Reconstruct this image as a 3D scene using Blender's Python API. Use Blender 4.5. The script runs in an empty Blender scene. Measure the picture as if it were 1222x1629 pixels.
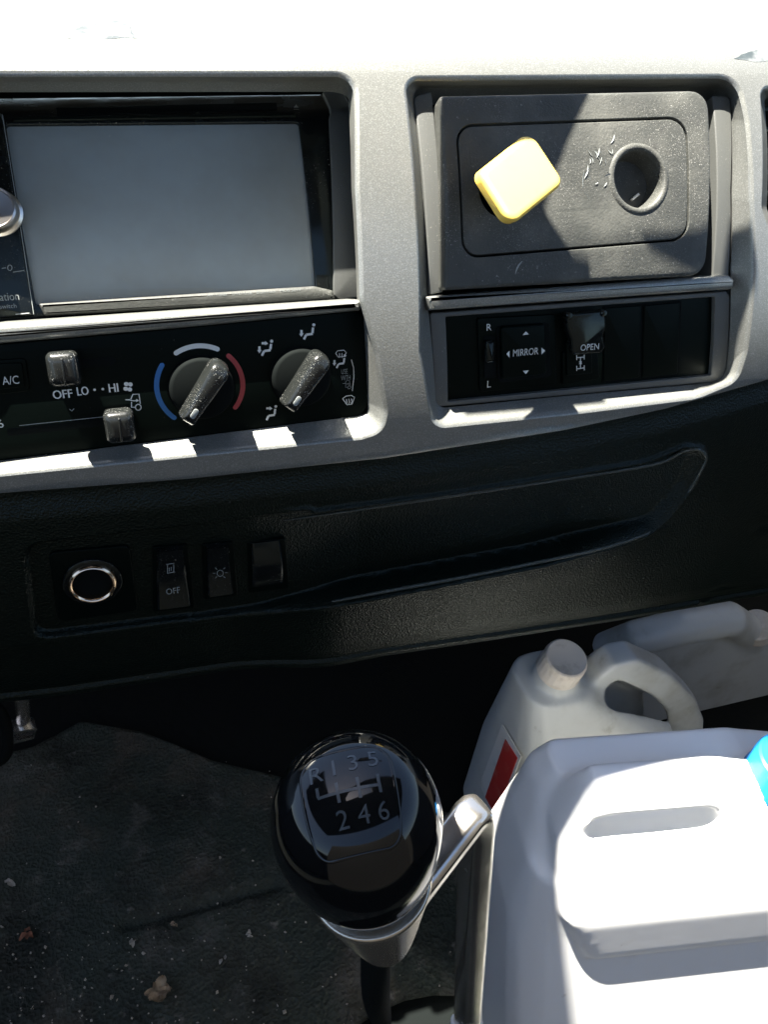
import bpy, bmesh, math, random
import numpy as np
from mathutils import Vector, Matrix
from mathutils.geometry import delaunay_2d_cdt

SC = bpy.context.scene
COL = SC.collection
random.seed(4)
RNG = np.random.default_rng(4)

# ------------------------------------------------------------------ camera
CAM = Vector((0, 0, .85))
FPX, PW, PH = 1300.0, 1222.0, 1629.0
RW = Matrix(((0.95359508, -0.13404621, 0.26960718),
             (-0.29282184, -0.62130602, 0.72679722),
             (0.07008415, -0.77201713, -0.63172602)))      # camera (right, down, forward) -> world
cam_d = bpy.data.cameras.new('camera')
cam = bpy.data.objects.new('camera', cam_d)
COL.objects.link(cam)
rx, ry, rz = RW.col[0], RW.col[1], RW.col[2]
cam.matrix_world = Matrix(((rx[0], -ry[0], -rz[0], CAM[0]), (rx[1], -ry[1], -rz[1], CAM[1]),
                           (rx[2], -ry[2], -rz[2], CAM[2]), (0, 0, 0, 1)))
cam_d.sensor_fit = 'VERTICAL'
cam_d.sensor_height = 36.0
cam_d.lens = 36.0 * FPX / PH
cam_d.clip_start = .01
cam_d.clip_end = 200
SC.camera = cam

# ------------------------------------------------------------------ light
SUN = Vector((-.26, .20, .94)).normalized()                 # towards the sun
world = bpy.data.worlds.new('World')
SC.world = world
world.use_nodes = True
nt = world.node_tree
sky = nt.nodes.new('ShaderNodeTexSky')
sky.sky_type = 'NISHITA'
sky.sun_disc = False
sky.sun_elevation = math.asin(SUN.z)
sky.sun_rotation = math.atan2(SUN.x, SUN.y)
nt.links.new(sky.outputs[0], nt.nodes['Background'].inputs[0])
nt.nodes['Background'].inputs[1].default_value = .048
sd = bpy.data.lights.new('sun', 'SUN')
sd.energy = 5.0
sd.angle = math.radians(.5)
sd.color = (1, .95, .86)
so = bpy.data.objects.new('sun', sd)
COL.objects.link(so)
so.rotation_euler = SUN.to_track_quat('Z', 'Y').to_euler()
so.location = (0, 0, 3)
vs = SC.view_settings
vs.view_transform = 'Standard'
vs.look = 'None'
vs.gamma = 1
vs.exposure = 2.7
vs.use_curve_mapping = False
SC.cycles.use_denoising = True
SC.cycles.adaptive_threshold = .03
SC.cycles.max_bounces = 5
SC.cycles.diffuse_bounces = 3
SC.cycles.glossy_bounces = 3
SC.cycles.transmission_bounces = 2
SC.cycles.sample_clamp_indirect = 6

# ------------------------------------------------------------------ measuring helpers
def ray(px, py):
    return RW @ Vector(((px - 611) / FPX, (py - 814.5) / FPX, 1))
def proj(p):
    q = RW.transposed() @ (p - CAM)
    return 611 + FPX * q.x / q.z, 814.5 + FPX * q.y / q.z
def atz(px, py, z):
    d = ray(px, py)
    return CAM + d * ((z - CAM.z) / d.z)
def aty(px, py, y):
    d = ray(px, py)
    return CAM + d * ((y - CAM.y) / d.y)
def atd(px, py, dist):
    return CAM + ray(px, py).normalized() * dist

# dashboard surface: u along the dash, v up its curved face, n out of it (millimetres)
LEAN = math.radians(27)
O = CAM + Vector((0.13585263, 0.40076475, -0.17401556))
EX = Vector((1, 0, 0))
EV = Vector((0, math.sin(LEAN), math.cos(LEAN)))
EN = Vector((0, -math.cos(LEAN), math.sin(LEAN)))
VLO, VHI = -420, 760
VTOP = 97.0
def curv(v):
    if v > VTOP + 38: return 0.0
    if v > VTOP: return 1 / 52.0
    if v > -100: return 1 / 330.0
    return 1 / 900.0
_tab = {0: (0.0, 0.0, 0.0)}
a = b = t = 0.0
for i in range(0, VHI):
    k = curv(i + .5); t2 = t + k; tm = (t + t2) / 2
    a += math.cos(tm); b -= math.sin(tm); t = t2
    _tab[i + 1] = (a, b, t)
a = b = t = 0.0
for i in range(0, VLO, -1):
    k = curv(i - .5); t2 = t - k; tm = (t + t2) / 2
    a -= math.cos(tm); b += math.sin(tm); t = t2
    _tab[i - 1] = (a, b, t)
def prof(v):
    v = min(max(v, VLO), VHI - .001)
    i = math.floor(v); f = v - i
    p, q = _tab[i], _tab[i + 1]
    return tuple(p[j] * (1 - f) + q[j] * f for j in range(3))
def M(u, v, n=0.0):
    a, b, t = prof(v)
    s, c = math.sin(t), math.cos(t)
    return O + (EX * u + EV * (a + n * s) + EN * (b + n * c)) * .001
def at(px, py, n=0.0):
    """the (u, v) of the dash point that stands n mm off the surface and is seen at that place of the photograph"""
    u, v = (px - 611) / 3, -(py - 420) / 3
    for _ in range(14):
        x0, y0 = proj(M(u, v, n))
        x1, y1 = proj(M(u + .5, v, n))
        x2, y2 = proj(M(u, v + .5, n))
        A = ((x1 - x0) * 2, (x2 - x0) * 2, (y1 - y0) * 2, (y2 - y0) * 2)
        det = A[0] * A[3] - A[1] * A[2]
        ex, ey = px - x0, py - y0
        du = (A[3] * ex - A[1] * ey) / det
        dv = (-A[2] * ex + A[0] * ey) / det
        u += max(-40, min(40, du)); v += max(-25, min(25, dv))
        v = max(VLO + 2, min(VHI - 2, v))
        if abs(ex) + abs(ey) < .02: break
    return (u, v)
def ats(pts, n=0.0):
    return [at(x, y, n) for x, y in pts]

# ------------------------------------------------------------------ loops
def rounded(pts, r, seg=6):
    """round the corners of a polygon; r a number or one per corner"""
    n = len(pts); out = []
    rs = r if isinstance(r, (list, tuple)) else [r] * n
    for i in range(n):
        p = Vector(pts[i]); q = Vector(pts[i - 1]); s = Vector(pts[(i + 1) % n])
        a, b = (q - p), (s - p)
        la, lb = a.length, b.length
        a.normalize(); b.normalize()
        ang = a.angle(b)
        if rs[i] <= 0:
            out.append(tuple(p)); continue
        d = min(rs[i] / math.tan(ang / 2), la * .48, lb * .48)
        p0, p1 = p + a * d, p + b * d
        for k in range(seg + 1):
            t = k / seg
            # quadratic blend close to an arc
            w = math.cos(ang / 2) if False else .75
            x = (p0 * (1 - t) ** 2 + p * 2 * t * (1 - t) * w + p1 * t * t) / ((1 - t) ** 2 + 2 * t * (1 - t) * w + t * t)
            out.append(tuple(x))
    return out
def area(loop):
    return sum(loop[i - 1][0] * loop[i][1] - loop[i][0] * loop[i - 1][1] for i in range(len(loop))) / 2
def ccw(loop):
    return loop if area(loop) > 0 else loop[::-1]
def inset(loop, d):
    """move a counter-clockwise loop inwards by d"""
    n = len(loop); out = []
    for i in range(n):
        p = Vector(loop[i])
        j = i - 1
        while (Vector(loop[j]) - p).length < 1e-6: j -= 1
        k = i + 1
        while (Vector(loop[k % n]) - p).length < 1e-6: k += 1
        e0 = (p - Vector(loop[j])).normalized(); e1 = (Vector(loop[k % n]) - p).normalized()
        n0, n1 = Vector((-e0.y, e0.x)), Vector((-e1.y, e1.x))
        m = n0 + n1
        if m.length < 1e-6: m = n0
        m.normalize()
        out.append(tuple(p + m * (d / max(.5, m.dot(n0)))))
    return out
def circle(c, r, seg=48, ry=None, a0=0):
    ry = ry or r
    return [(c[0] + r * math.cos(a0 + 2 * math.pi * i / seg), c[1] + ry * math.sin(a0 + 2 * math.pi * i / seg)) for i in range(seg)]

# ------------------------------------------------------------------ mesh collector
class MB:
    def __init__(s): s.v = []; s.f = []
    def add(s, verts, faces):
        o = len(s.v); s.v += [tuple(p) for p in verts]; s.f += [tuple(i + o for i in f) for f in faces]
    def strip(s, la, lb, close=True):
        n = len(la); o = len(s.v)
        s.v += [tuple(p) for p in la] + [tuple(p) for p in lb]
        for i in range(n if close else n - 1):
            j = (i + 1) % n
            s.f.append((o + i, o + j, o + n + j, o + n + i))
    def rings(s, rings, cap0=False, cap1=False, close=True):
        n = len(rings[0]); o = len(s.v)
        for r in rings: s.v += [tuple(p) for p in r]
        for k in range(len(rings) - 1):
            for i in range(n if close else n - 1):
                j = (i + 1) % n
                s.f.append((o + k * n + i, o + k * n + j, o + (k + 1) * n + j, o + (k + 1) * n + i))
        if cap0: s.f.append(tuple(o + i for i in range(n))[::-1])
        if cap1: s.f.append(tuple(o + (len(rings) - 1) * n + i for i in range(n)))
    def fill(s, outer, holes, n):
        pts = []; cons = []
        loops = [ccw(outer)] + [ccw(h)[::-1] for h in holes]
        for lp in loops:
            o = len(pts); pts += [Vector(p) for p in lp]
            cons.append([o + i for i in range(len(lp))])
        edges = [(c[i], c[(i + 1) % len(c)]) for c in cons for i in range(len(c))]
        vv, _, ff, *_r = delaunay_2d_cdt(pts, edges, cons[:1], 0, 1e-5)
        hl = [ccw(h) for h in holes]
        ol = ccw(outer)
        keep = []
        for f in ff:
            c = sum((vv[i] for i in f), Vector((0, 0))) / len(f)
            if inside(c, ol) and not any(inside(c, h) for h in hl): keep.append(tuple(f))
        s.add([(p.x, p.y, n) for p in vv], keep)
    def plate(s, outer, n0, n1, bev=.6, holes=(), hbev=None, back=True, bseg=3):
        outer = ccw(outer); hbev = bev if hbev is None else hbev
        prof_ = [(0, n0), (0, n1 - bev)] + [(bev * (1 - math.cos(k / bseg * math.pi / 2)), n1 - bev + bev * math.sin(k / bseg * math.pi / 2)) for k in range(1, bseg + 1)]
        s.rings([[(x, y, z) for x, y in (inset(outer, d) if d else outer)] for d, z in prof_])
        hs = []
        for h in holes:
            h = ccw(h)
            pr = [(0, n0), (0, n1 - hbev)] + [(hbev * (1 - math.cos(k / bseg * math.pi / 2)), n1 - hbev + hbev * math.sin(k / bseg * math.pi / 2)) for k in range(1, bseg + 1)]
            s.rings([[(x, y, z) for x, y in (inset(h, -d) if d else h)][::-1] for d, z in pr])
            hs.append(inset(h, -hbev) if hbev else h)
        if hs: s.fill(inset(outer, bev) if bev else outer, hs, n1)
        else:
            o = len(s.v); lp = inset(outer, bev) if bev else outer
            s.v += [(x, y, n1) for x, y in lp]; s.f.append(tuple(range(o, o + len(lp))))
        if back and not holes:
            o = len(s.v); s.v += [(x, y, n0) for x, y in outer]; s.f.append(tuple(range(o, o + len(outer)))[::-1])
    def lathe(s, c, prf, seg=48, cap=True):
        rs = [[(c[0] + r * math.cos(2 * math.pi * i / seg), c[1] + r * math.sin(2 * math.pi * i / seg), n) for i in range(seg)] for r, n in prf]
        s.rings(rs, cap1=cap)
    def ribbon(s, pts, w, n, close=False):
        """flat stroke of width w along a polyline"""
        P = [Vector(p) for p in pts]; m = len(P); L = []; R = []
        for i in range(m):
            if close: a, b = P[i - 1], P[(i + 1) % m]
            else: a, b = P[max(i - 1, 0)], P[min(i + 1, m - 1)]
            d = (b - a)
            d = d.normalized() if d.length > 1e-9 else Vector((1, 0))
            q = Vector((-d.y, d.x)) * w / 2
            L.append((*(P[i] + q), n)); R.append((*(P[i] - q), n))
        s.strip(R, L, close)
    def tube(s, pts, r, seg=14, caps=True, sec=None):
        """round bar through 3-D points; r a number or one per point"""
        P = [Vector(p) for p in pts]; m = len(P)
        rr = r if isinstance(r, (list, tuple)) else [r] * m
        up = None; rs = []
        for i in range(m):
            d = (P[min(i + 1, m - 1)] - P[max(i - 1, 0)]).normalized()
            if up is None:
                up = Vector((0, 0, 1)) if abs(d.z) < .9 else Vector((0, 1, 0))
            x = up - d * up.dot(d); x.normalize(); up = x; y = d.cross(x)
            if sec: rs.append([P[i] + x * (px * rr[i]) + y * (py * rr[i]) for px, py in sec])
            else: rs.append([P[i] + (x * math.cos(2 * math.pi * k / seg) + y * math.sin(2 * math.pi * k / seg)) * rr[i] for k in range(seg)])
        s.rings(rs, caps, caps)
    def build(s, name, mat, parent=None, mp=None, smooth=40, cut=0, weld=1e-5):
        v = s.v; bm = bmesh.new()
        bv = [bm.verts.new(p) for p in v]
        for f in s.f:
            try: bm.faces.new([bv[i] for i in f])
            except ValueError: pass
        bmesh.ops.remove_doubles(bm, verts=bm.verts, dist=weld if mp is None else 1e-3)
        if cut:
            lo = min(p[1] for p in v); hi = max(p[1] for p in v)
            k = math.ceil(lo / cut) * cut
            while k < hi:
                bmesh.ops.bisect_plane(bm, geom=list(bm.verts) + list(bm.edges) + list(bm.faces), plane_co=(0, k, 0), plane_no=(0, 1, 0))
                k += cut
        if mp:
            for q in bm.verts: q.co = mp(q.co.x, q.co.y, q.co.z)
        bmesh.ops.recalc_face_normals(bm, faces=bm.faces) if mp is None else None
        me = bpy.data.meshes.new(name)
        bm.to_mesh(me); bm.free()
        return link(name, me, mat, parent, smooth)
def catmull(P, k=5):
    out = []
    for i in range(len(P) - 1):
        p0, p1, p2, p3 = P[max(i - 1, 0)], P[i], P[i + 1], P[min(i + 2, len(P) - 1)]
        for j in range(k):
            t = j / k
            out.append(tuple(.5 * ((2 * p1[d]) + (-p0[d] + p2[d]) * t + (2 * p0[d] - 5 * p1[d] + 4 * p2[d] - p3[d]) * t * t + (-p0[d] + 3 * p1[d] - 3 * p2[d] + p3[d]) * t ** 3) for d in range(len(p1))))
    return out + [tuple(P[-1])]
def inside(p, lp):
    x, y = p; r = False; n = len(lp)
    for i in range(n):
        x0, y0 = lp[i - 1]; x1, y1 = lp[i]
        if (y0 > y) != (y1 > y) and x < (x1 - x0) * (y - y0) / (y1 - y0) + x0: r = not r
    return r
def link(name, me, mat, parent=None, smooth=40):
    o = bpy.data.objects.new(name, me)
    COL.objects.link(o)
    if mat and not me.materials: me.materials.append(mat)
    if smooth:
        me.polygons.foreach_set('use_smooth', [True] * len(me.polygons))
        me.set_sharp_from_angle(angle=math.radians(smooth))
    if parent:
        o.parent = parent
        w = Matrix.Translation(wloc(parent))
        o.matrix_parent_inverse = w.inverted()
    return o
def wloc(o):
    return Vector(o['_w']) if '_w' in o else Vector((0, 0, 0))
def thing(name, loc, label, cat, group=None):
    o = bpy.data.objects.new(name, None)
    COL.objects.link(o)
    o.location = loc; o.empty_display_size = .02
    o['_w'] = tuple(loc)
    return tag(o, label, cat, group)
def tag(o, label, cat, group=None):
    o['label'] = label; o['category'] = cat
    if group: o['group'] = group
    return o
def rootpt(px, py, n=0.0):
    return M(*at(px, py, n), n)

# ------------------------------------------------------------------ materials
LOWSPEC = {'black_plastic': .3, 'black_panel': .08, 'black_vinyl': .27, 'gloss_black': .35, 'dark_void': .1, 'rubber_mat': .2, 'dark_floor': .1}
def mat(name, col, rough=.5, metal=0.0, grain=None, speck=None, stain=None, coat=0.0, flake=0.0, spec=.5, sss=0.0, rvar=None):
    spec = LOWSPEC.get(name, spec)
    m = bpy.data.materials.new(name); m.use_nodes = True
    t = m.node_tree; N = t.nodes; Lk = t.links
    bs = N['Principled BSDF']
    bs.inputs['Base Color'].default_value = (*col, 1)
    bs.inputs['Roughness'].default_value = rough
    bs.inputs['Metallic'].default_value = metal
    bs.inputs['Specular IOR Level'].default_value = spec
    if name in LOWSPEC: bs.inputs['Specular Tint'].default_value = (.88, 1, .92, 1)
    if coat:
        bs.inputs['Coat Weight'].default_value = coat; bs.inputs['Coat Roughness'].default_value = .04
    if sss:
        bs.inputs['Subsurface Weight'].default_value = sss
        bs.inputs['Subsurface Radius'].default_value = (1, 1, 1)
        bs.inputs['Subsurface Scale'].default_value = .012
    tc = N.new('ShaderNodeTexCoord')
    crd = tc.outputs['Object']
    out = None
    def mix(a_out, a_col, b_col, fac):
        x = N.new('ShaderNodeMix'); x.data_type = 'RGBA'
        if a_out: Lk.new(a_out, x.inputs[6])
        else: x.inputs[6].default_value = (*a_col, 1)
        x.inputs[7].default_value = (*b_col, 1)
        Lk.new(fac, x.inputs[0])
        return x.outputs[2]
    def noise(scale, detail=2, rgh=.5):
        q = N.new('ShaderNodeTexNoise'); q.inputs['Scale'].default_value = scale
        q.inputs['Detail'].default_value = detail; q.inputs['Roughness'].default_value = rgh
        Lk.new(crd, q.inputs['Vector']); return q.outputs['Fac']
    def ramp(x, lo, hi, a=0, b=1):
        q = N.new('ShaderNodeMapRange'); q.inputs[1].default_value = lo; q.inputs[2].default_value = hi
        q.inputs[3].default_value = a; q.inputs[4].default_value = b
        q.interpolation_type = 'SMOOTHSTEP'
        Lk.new(x, q.inputs[0]); return q.outputs[0]
    def mul(a_, b_):
        q = N.new('ShaderNodeMath'); q.operation = 'MULTIPLY'
        Lk.new(a_, q.inputs[0]); Lk.new(b_, q.inputs[1]); return q.outputs[0]
    for st in (stain or []):      # (scale, lo, hi, colour, amount)
        out = mix(out, col, st[3], ramp(noise(st[0], 5, .62), st[1], st[2], 0, st[4]))
    for sp in (speck or []):      # (scale, size, colour, amount, patch scale)
        lo = .78 - .55 * sp[1]
        f = ramp(noise(sp[0] * 1.1, 3, .62), lo, lo + .07, 0, sp[3])
        f = mul(f, ramp(noise(sp[4], 3), .40, .66))
        out = mix(out, col, sp[2], f)
    if flake:
        out = mix(out, col, tuple(min(1, c * (1 + flake)) for c in col), ramp(noise(1500, 1), .45, .75))
    if out: Lk.new(out, bs.inputs['Base Color'])
    if rvar:
        Lk.new(ramp(noise(rvar[0], 4), .3, .7, rvar[1], rvar[2]), bs.inputs['Roughness'])
    h = None
    for g in (grain or []):      # (kind, scale, strength, distance)
        if g[0] == 'v':
            vo = N.new('ShaderNodeTexVoronoi'); vo.feature = 'F1'; vo.inputs['Scale'].default_value = g[1]
            nz = N.new('ShaderNodeTexNoise'); nz.inputs['Scale'].default_value = g[1] * .6
            Lk.new(crd, nz.inputs['Vector'])
            mx = N.new('ShaderNodeVectorMath'); mx.operation = 'MULTIPLY_ADD'
            mx.inputs[1].default_value = (1.2 / g[1],) * 3
            Lk.new(nz.outputs['Color'], mx.inputs[0]); Lk.new(crd, mx.inputs[2])
            Lk.new(mx.outputs[0], vo.inputs['Vector']); s_ = vo.outputs['Distance']
        else:
            s_ = noise(g[1], 3)
        bp = N.new('ShaderNodeBump'); bp.inputs['Strength'].default_value = g[2]; bp.inputs['Distance'].default_value = g[3]
        Lk.new(s_, bp.inputs['Height'])
        if h: Lk.new(h, bp.inputs['Normal'])
        h = bp.outputs['Normal']
    if h: Lk.new(h, bs.inputs['Normal'])
    return m
DUSTC = (.42, .40, .35)
MT = dict(
    silver=mat('silver_paint', (.205, .21, .195), .34, .45, [('n', 900, .10, .001)], flake=.5, speck=[(700, .22, (.6, .58, .52), .5, 25)], stain=[(30, .5, .8, (.27, .265, .25), .5)]),
    grey=mat('grey_plastic', (.085, .088, .082), .5, 0, [('n', 1400, .12, .001)], speck=[(900, .25, DUSTC, .5, 30)]),
    top=mat('dash_top_plastic', (.30, .30, .295), .5, 0, [('v', 600, .2, .0006)]),
    black=mat('black_plastic', (.0035, .0055, .0047), .42, 0, [('n', 1500, .15, .0008)], speck=[(600, .2, DUSTC, .35, 20)], stain=[(22, .5, .8, (.03, .032, .028), .5)]),
    panel=mat('black_panel', (.0016, .0036, .0029), .42, 0, [('n', 1800, .08, .0006)], speck=[(500, .14, DUSTC, .3, 18)]),
    gloss=mat('gloss_black', (.006, .007, .007), .16, 0, None, speck=[(1000, .25, DUSTC, .7, 30)], rvar=(60, .1, .3)),
    dusty=mat('dusty_black', (.047, .049, .043), .6, 0, [('n', 700, .25, .001)], speck=[(420, .24, (.3, .3, .27), .7, 40), (1300, .34, (.34, .33, .3), .7, 25), (170, .07, (.4, .4, .37), .6, 60)], stain=[(35, .42, .75, (.11, .11, .095), .8), (140, .5, .75, (.03, .03, .028), .6)]),
    knob=mat('dusty_grey_knob', (.013, .0145, .0135), .26, 0, None, speck=[(1400, .30, (.55, .54, .5), .8, 90)]),
    vinyl=mat('black_vinyl', (.0012, .0042, .0032), .34, 0, [('v', 760, .42, .0010), ('n', 90, .06, .002)], speck=[(160, .07, DUSTC, .6, 12)], stain=[(14, .55, .85, (.007, .010, .0085), .6)]),
    screen=mat('matte_screen', (.27, .31, .32), .3, 0, None, stain=[(9, .35, .7, (.20, .21, .195), .8)], speck=[(300, .14, (.55, .55, .51), .5, 12)]),  # grey lifted above the screen's own, painting in its sky reflection
    white=mat('white_print', (.72, .72, .68), .6),
    dim=mat('dim_print', (.25, .27, .26), .6),
    blue=mat('blue_print', (.03, .16, .42), .5),
    red=mat('red_print', (.42, .05, .05), .5),
    void=mat('dark_void', (.004, .005, .005), .8),
    collar=mat('satin_brass_collar', (.60, .53, .42), .26, .85),
    chrome=mat('chrome', (.86, .64, .44), .2, 1.0, rvar=(120, .1, .25)),
    steel=mat('worn_steel', (.56, .53, .48), .2, .92, None, stain=[(25, .5, .8, (.32, .30, .26), .4)], rvar=(60, .16, .28)),
    alu=mat('brushed_aluminium', (.62, .58, .54), .28, 1.0),
    yellow=mat('yellow_plastic', (.90, .61, .11), .4, 0, stain=[(50, .5, .8, (.82, .50, .05), .5)]),
    knobblack=mat('gear_knob_black', (.004, .0045, .005), .08, 0, None, spec=.42, rvar=(90, .04, .10)),
    engrave=mat('engraved_line', (.06, .066, .07), .25),
    jug_white=mat('white_polythene', (.88, .88, .86), .42, 0, [('n', 45, .04, .002)], stain=[(16, .62, .82, (.62, .58, .5), .5), (70, .68, .8, (.4, .33, .25), .5)], speck=[(120, .04, (.3, .28, .22), .6, 14)]),
    jug_grey=mat('cloudy_polythene', (.50, .52, .51), .4, 0, [('n', 50, .15, .002)], stain=[(14, .46, .72, (.33, .33, .29), .7), (34, .6, .78, (.2, .18, .14), .7)], speck=[(160, .06, (.08, .07, .06), .7, 14)]),
    cap_white=mat('old_white_cap', (.62, .57, .50), .5, 0, stain=[(60, .46, .66, (.40, .35, .28), .7)]),
    cap_blue=mat('blue_cap', (.02, .24, .62), .38, 0, speck=[(200, .12, (.02, .05, .1), .5, 30)]),
    label_red=mat('red_label', (.50, .035, .03), .45, stain=[(60, .5, .7, (.6, .25, .2), .4)]),
    label_white=mat('white_label', (.66, .66, .64), .5, stain=[(40, .5, .75, (.4, .38, .34), .5)]),
    matt=mat('rubber_mat', (.034, .042, .034), .52, 0, [('v', 260, .6, .003), ('n', 60, .5, .006), ('n', 900, .25, .001)],
             stain=[(4.5, .42, .66, (.07, .068, .052), .8), (9, .46, .64, (.012, .013, .011), .8), (11, .5, .72, (.085, .07, .054), .8), (26, .52, .74, (.11, .105, .09), .8), (60, .6, .76, (.2, .18, .155), .7)],
             speck=[(520, .1, (.2, .19, .16), .5, 7)]),
    floor=mat('dark_floor', (.008, .0085, .008), .8, 0, [('n', 80, .4, .004)]),
    leaf=mat('dry_scrap', (.40, .30, .19), .8, 0, stain=[(150, .4, .7, (.2, .12, .07), .7)]),
    crumb=mat('pale_crumbs', (.38, .35, .30), .85),
    rust=mat('rusty_flake', (.22, .09, .05), .85),
    lining=mat('cab_lining', (.055, .05, .043), .85),
)

# ------------------------------------------------------------------ the cab around, with added unseen pieces shaped to shade the dash
def slab(name, x0, x1, y0, y1, z0, z1, m):
    b = MB()
    b.plate([(x0, y0), (x1, y0), (x1, y1), (x0, y1)], z0, z1, .005)
    o = b.build(name, m)
    o['kind'] = 'structure'
    return o
def sunproj(p, z):
    return (p.x + SUN.x / SUN.z * (z - p.z), p.y + SUN.y / SUN.z * (z - p.z))
slab('cab_roof_shade', -.95, .95, -.38, .318, 1.42, 1.45, MT['lining'])
slab('cab_roof_shade', .16, .95, .320, .435, 1.42, 1.45, MT['lining'])  # added unseen pieces, cut round a slot that lets sun onto the jug
slab('cab_roof_shade', -.328, -.145, .320, .358, 1.42, 1.45, MT['lining'])
slab('cab_roof_shade', -.95, -.33, .320, 1.0, 1.42, 1.45, MT['lining'])
b = MB()
b.plate([(-.328, .36), (-.145, .36), (-.085, .437), (.95, .437), (.95, .506), (-.328, .506)], 1.42, 1.45, .004)  # unseen beam added to shade the jug's back and left side
o = b.build('cab_roof_shade', MT['lining']); o['kind'] = 'structure'
def flap(pts, z, n):  # added unseen plates, outlined along the sun to shade cup block and ledge
    b = MB(); b.plate(ccw([sunproj(M(*at(x, y, m), m), z) for x, y, m in pts]), z, z + .006, .001, bseg=1)
    o = b.build('shadow_flap', MT['lining']); o['kind'] = 'structure'
flap([(702, 144, 1), (933, 141, 1), (930, 150, 1), (860, 325, 1), (932, 442, 1), (940, 500, -6), (850, 600, -6), (846, 634, -12), (838, 652, -13), (735, 662, -13), (702, 500, -4)], 1.0, 1)
flap([(1162, 305, -5), (1192, 352, -2), (1202, 440, -2), (1200, 600, -6), (1120, 618, -13), (1040, 628, -13), (1046, 606, -12), (1110, 580, -8), (1140, 520, -8)], 1.0, -4)
slab('cab_rear_wall', -.95, .95, -.80, -.75, 0, 1.2, MT['lining'])
slab('cab_side_wall', -.99, -.95, -.75, 1.0, 0, .72, MT['lining'])
slab('cab_side_wall', .95, .99, -.75, 1.0, 0, .72, MT['lining'])
slab('firewall', -.95, .95, .96, 1.0, 0, .74, MT['void'])
slab('floor', -.95, .95, -.75, .96, -.03, -.004, MT['floor'])

# ------------------------------------------------------------------ dashboard
dash = thing('dashboard', M(0, -110, 0), 'truck dashboard with silver trim bezel above a black grained lower panel', 'dashboard')
# silver bezel: front loops and inner loops of its openings
LF = ats([(-140, 119), (563, 119), (566, 300), (573, 478), (596, 560), (612, 655), (606, 684), (575, 694), (300, 722), (0, 752), (-140, 766)])
LI = ats([(-140, 130), (553, 130), (559, 300), (568, 478), (578, 498), (585, 640), (586, 657), (570, 662), (300, 696), (0, 733), (-140, 747)], -12)
LR = [0, 9, 0, 0, 0, 10, 12, 8, 0, 0, 0]
RF = ats([(646, 126), (1172, 122), (1188, 190), (1196, 320), (1199, 430), (1186, 560), (1172, 604), (1110, 630), (900, 656), (692, 677), (672, 560)])
RI = ats([(657, 140), (1160, 138), (1164, 190), (1165, 310), (1163, 430), (1157, 585), (1148, 606), (1100, 612), (900, 630), (694, 650), (680, 480)], -12)
RR = [8, 13, 0, 0, 0, 8, 10, 8, 0, 9, 0]
VF = ats([(1213, 142), (1420, 120), (1430, 330), (1240, 400), (1216, 330)])
VI = ats([(1220, 152), (1420, 130), (1430, 320), (1244, 390), (1224, 330)], -10)
VR = [6, 6, 8, 8, 8]
OUT = ats([(-160, 804), (0, 787), (300, 764), (611, 731), (900, 686), (1060, 652), (1222, 606), (1440, 530)])
uL, uR = -620.0, 640.0
OUT = [(uL, OUT[0][1] - 20)] + OUT + [(uR, OUT[-1][1] + 8)]
VB = VTOP + 37
OUT = OUT + [(uR, VB), (uL, VB)]
OUT = rounded(OUT, [0, 0, 60, 60, 60, 60, 60, 60, 60, 0, 0, 0])
def opening(mb, f, i, r, depth, flare=4):
    f = rounded(f, r); i = rounded(i, [x * .8 for x in r])
    if area(f) < 0: f, i = f[::-1], i[::-1]
    n = len(f)
    # rounded lip, sloping wall, then straight down
    def lerp(t, z): return [(p[0] * (1 - t) + q[0] * t, p[1] * (1 - t) + q[1] * t, z) for p, q in zip(f, i)]
    fo = inset(f, -2.2)
    rings = [[(p[0], p[1], 0) for p in fo], [(p[0] * .5 + q[0] * .5, p[1] * .5 + q[1] * .5, -.45) for p, q in zip(fo, f)], lerp(.0, -1.7), lerp(.12, -3.4), lerp(1, -12.0), [(x, y, -13.5) for x, y in inset(i, -flare * .3)], [(x, y, -depth) for x, y in inset(i, -flare)]]
    mb.rings([r_[::-1] for r_ in rings])
    return fo
b = MB()
h1 = opening(b, LF, LI, LR, 22, 3); h2 = opening(b, RF, RI, RR, 30); h3 = opening(b, VF, VI, VR, 30)
b.fill(inset(ccw(OUT), 2.0), [h1, h2, h3], 0)
co = ccw(OUT)
b.rings([[(x, y, -14) for x, y in co], [(x, y, -2.4) for x, y in co], [(x, y, -.8) for x, y in inset(co, .5)], [(x, y, 0) for x, y in inset(co, 2.0)]])
b.build('bezel', MT['silver'], dash, M, smooth=30, cut=5)
# dash top behind the rolled edge
b = MB()
us = [uL + (uR - uL) * i / 60 for i in range(61)]
vv_ = [VB - 3 + i * 4 for i in range(12)] + [VB + 50 + i * 20 for i in range(27)]
for j in range(len(vv_) - 1):
    b.strip([(u, vv_[j], -1.2) for u in us], [(u, vv_[j + 1], -1.2) for u in us], close=False)
b.build('top_panel', MT['top'], dash, M)
# closed box behind the openings
b = MB()
b.plate([(uL, -95), (uR, -95), (uR, 96), (uL, 96)], -62, -60, .2)
b.strip([(uL, -108, -12), (uR, -108, -12)], [(uL, -108, -66), (uR, -108, -66)], False)
b.strip([(uL, -108, -66), (uR, -108, -66)], [(uL, -95, -60), (uR, -95, -60)], False)
b.build('inner_shell', MT['void'], dash, M, cut=10)

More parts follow.
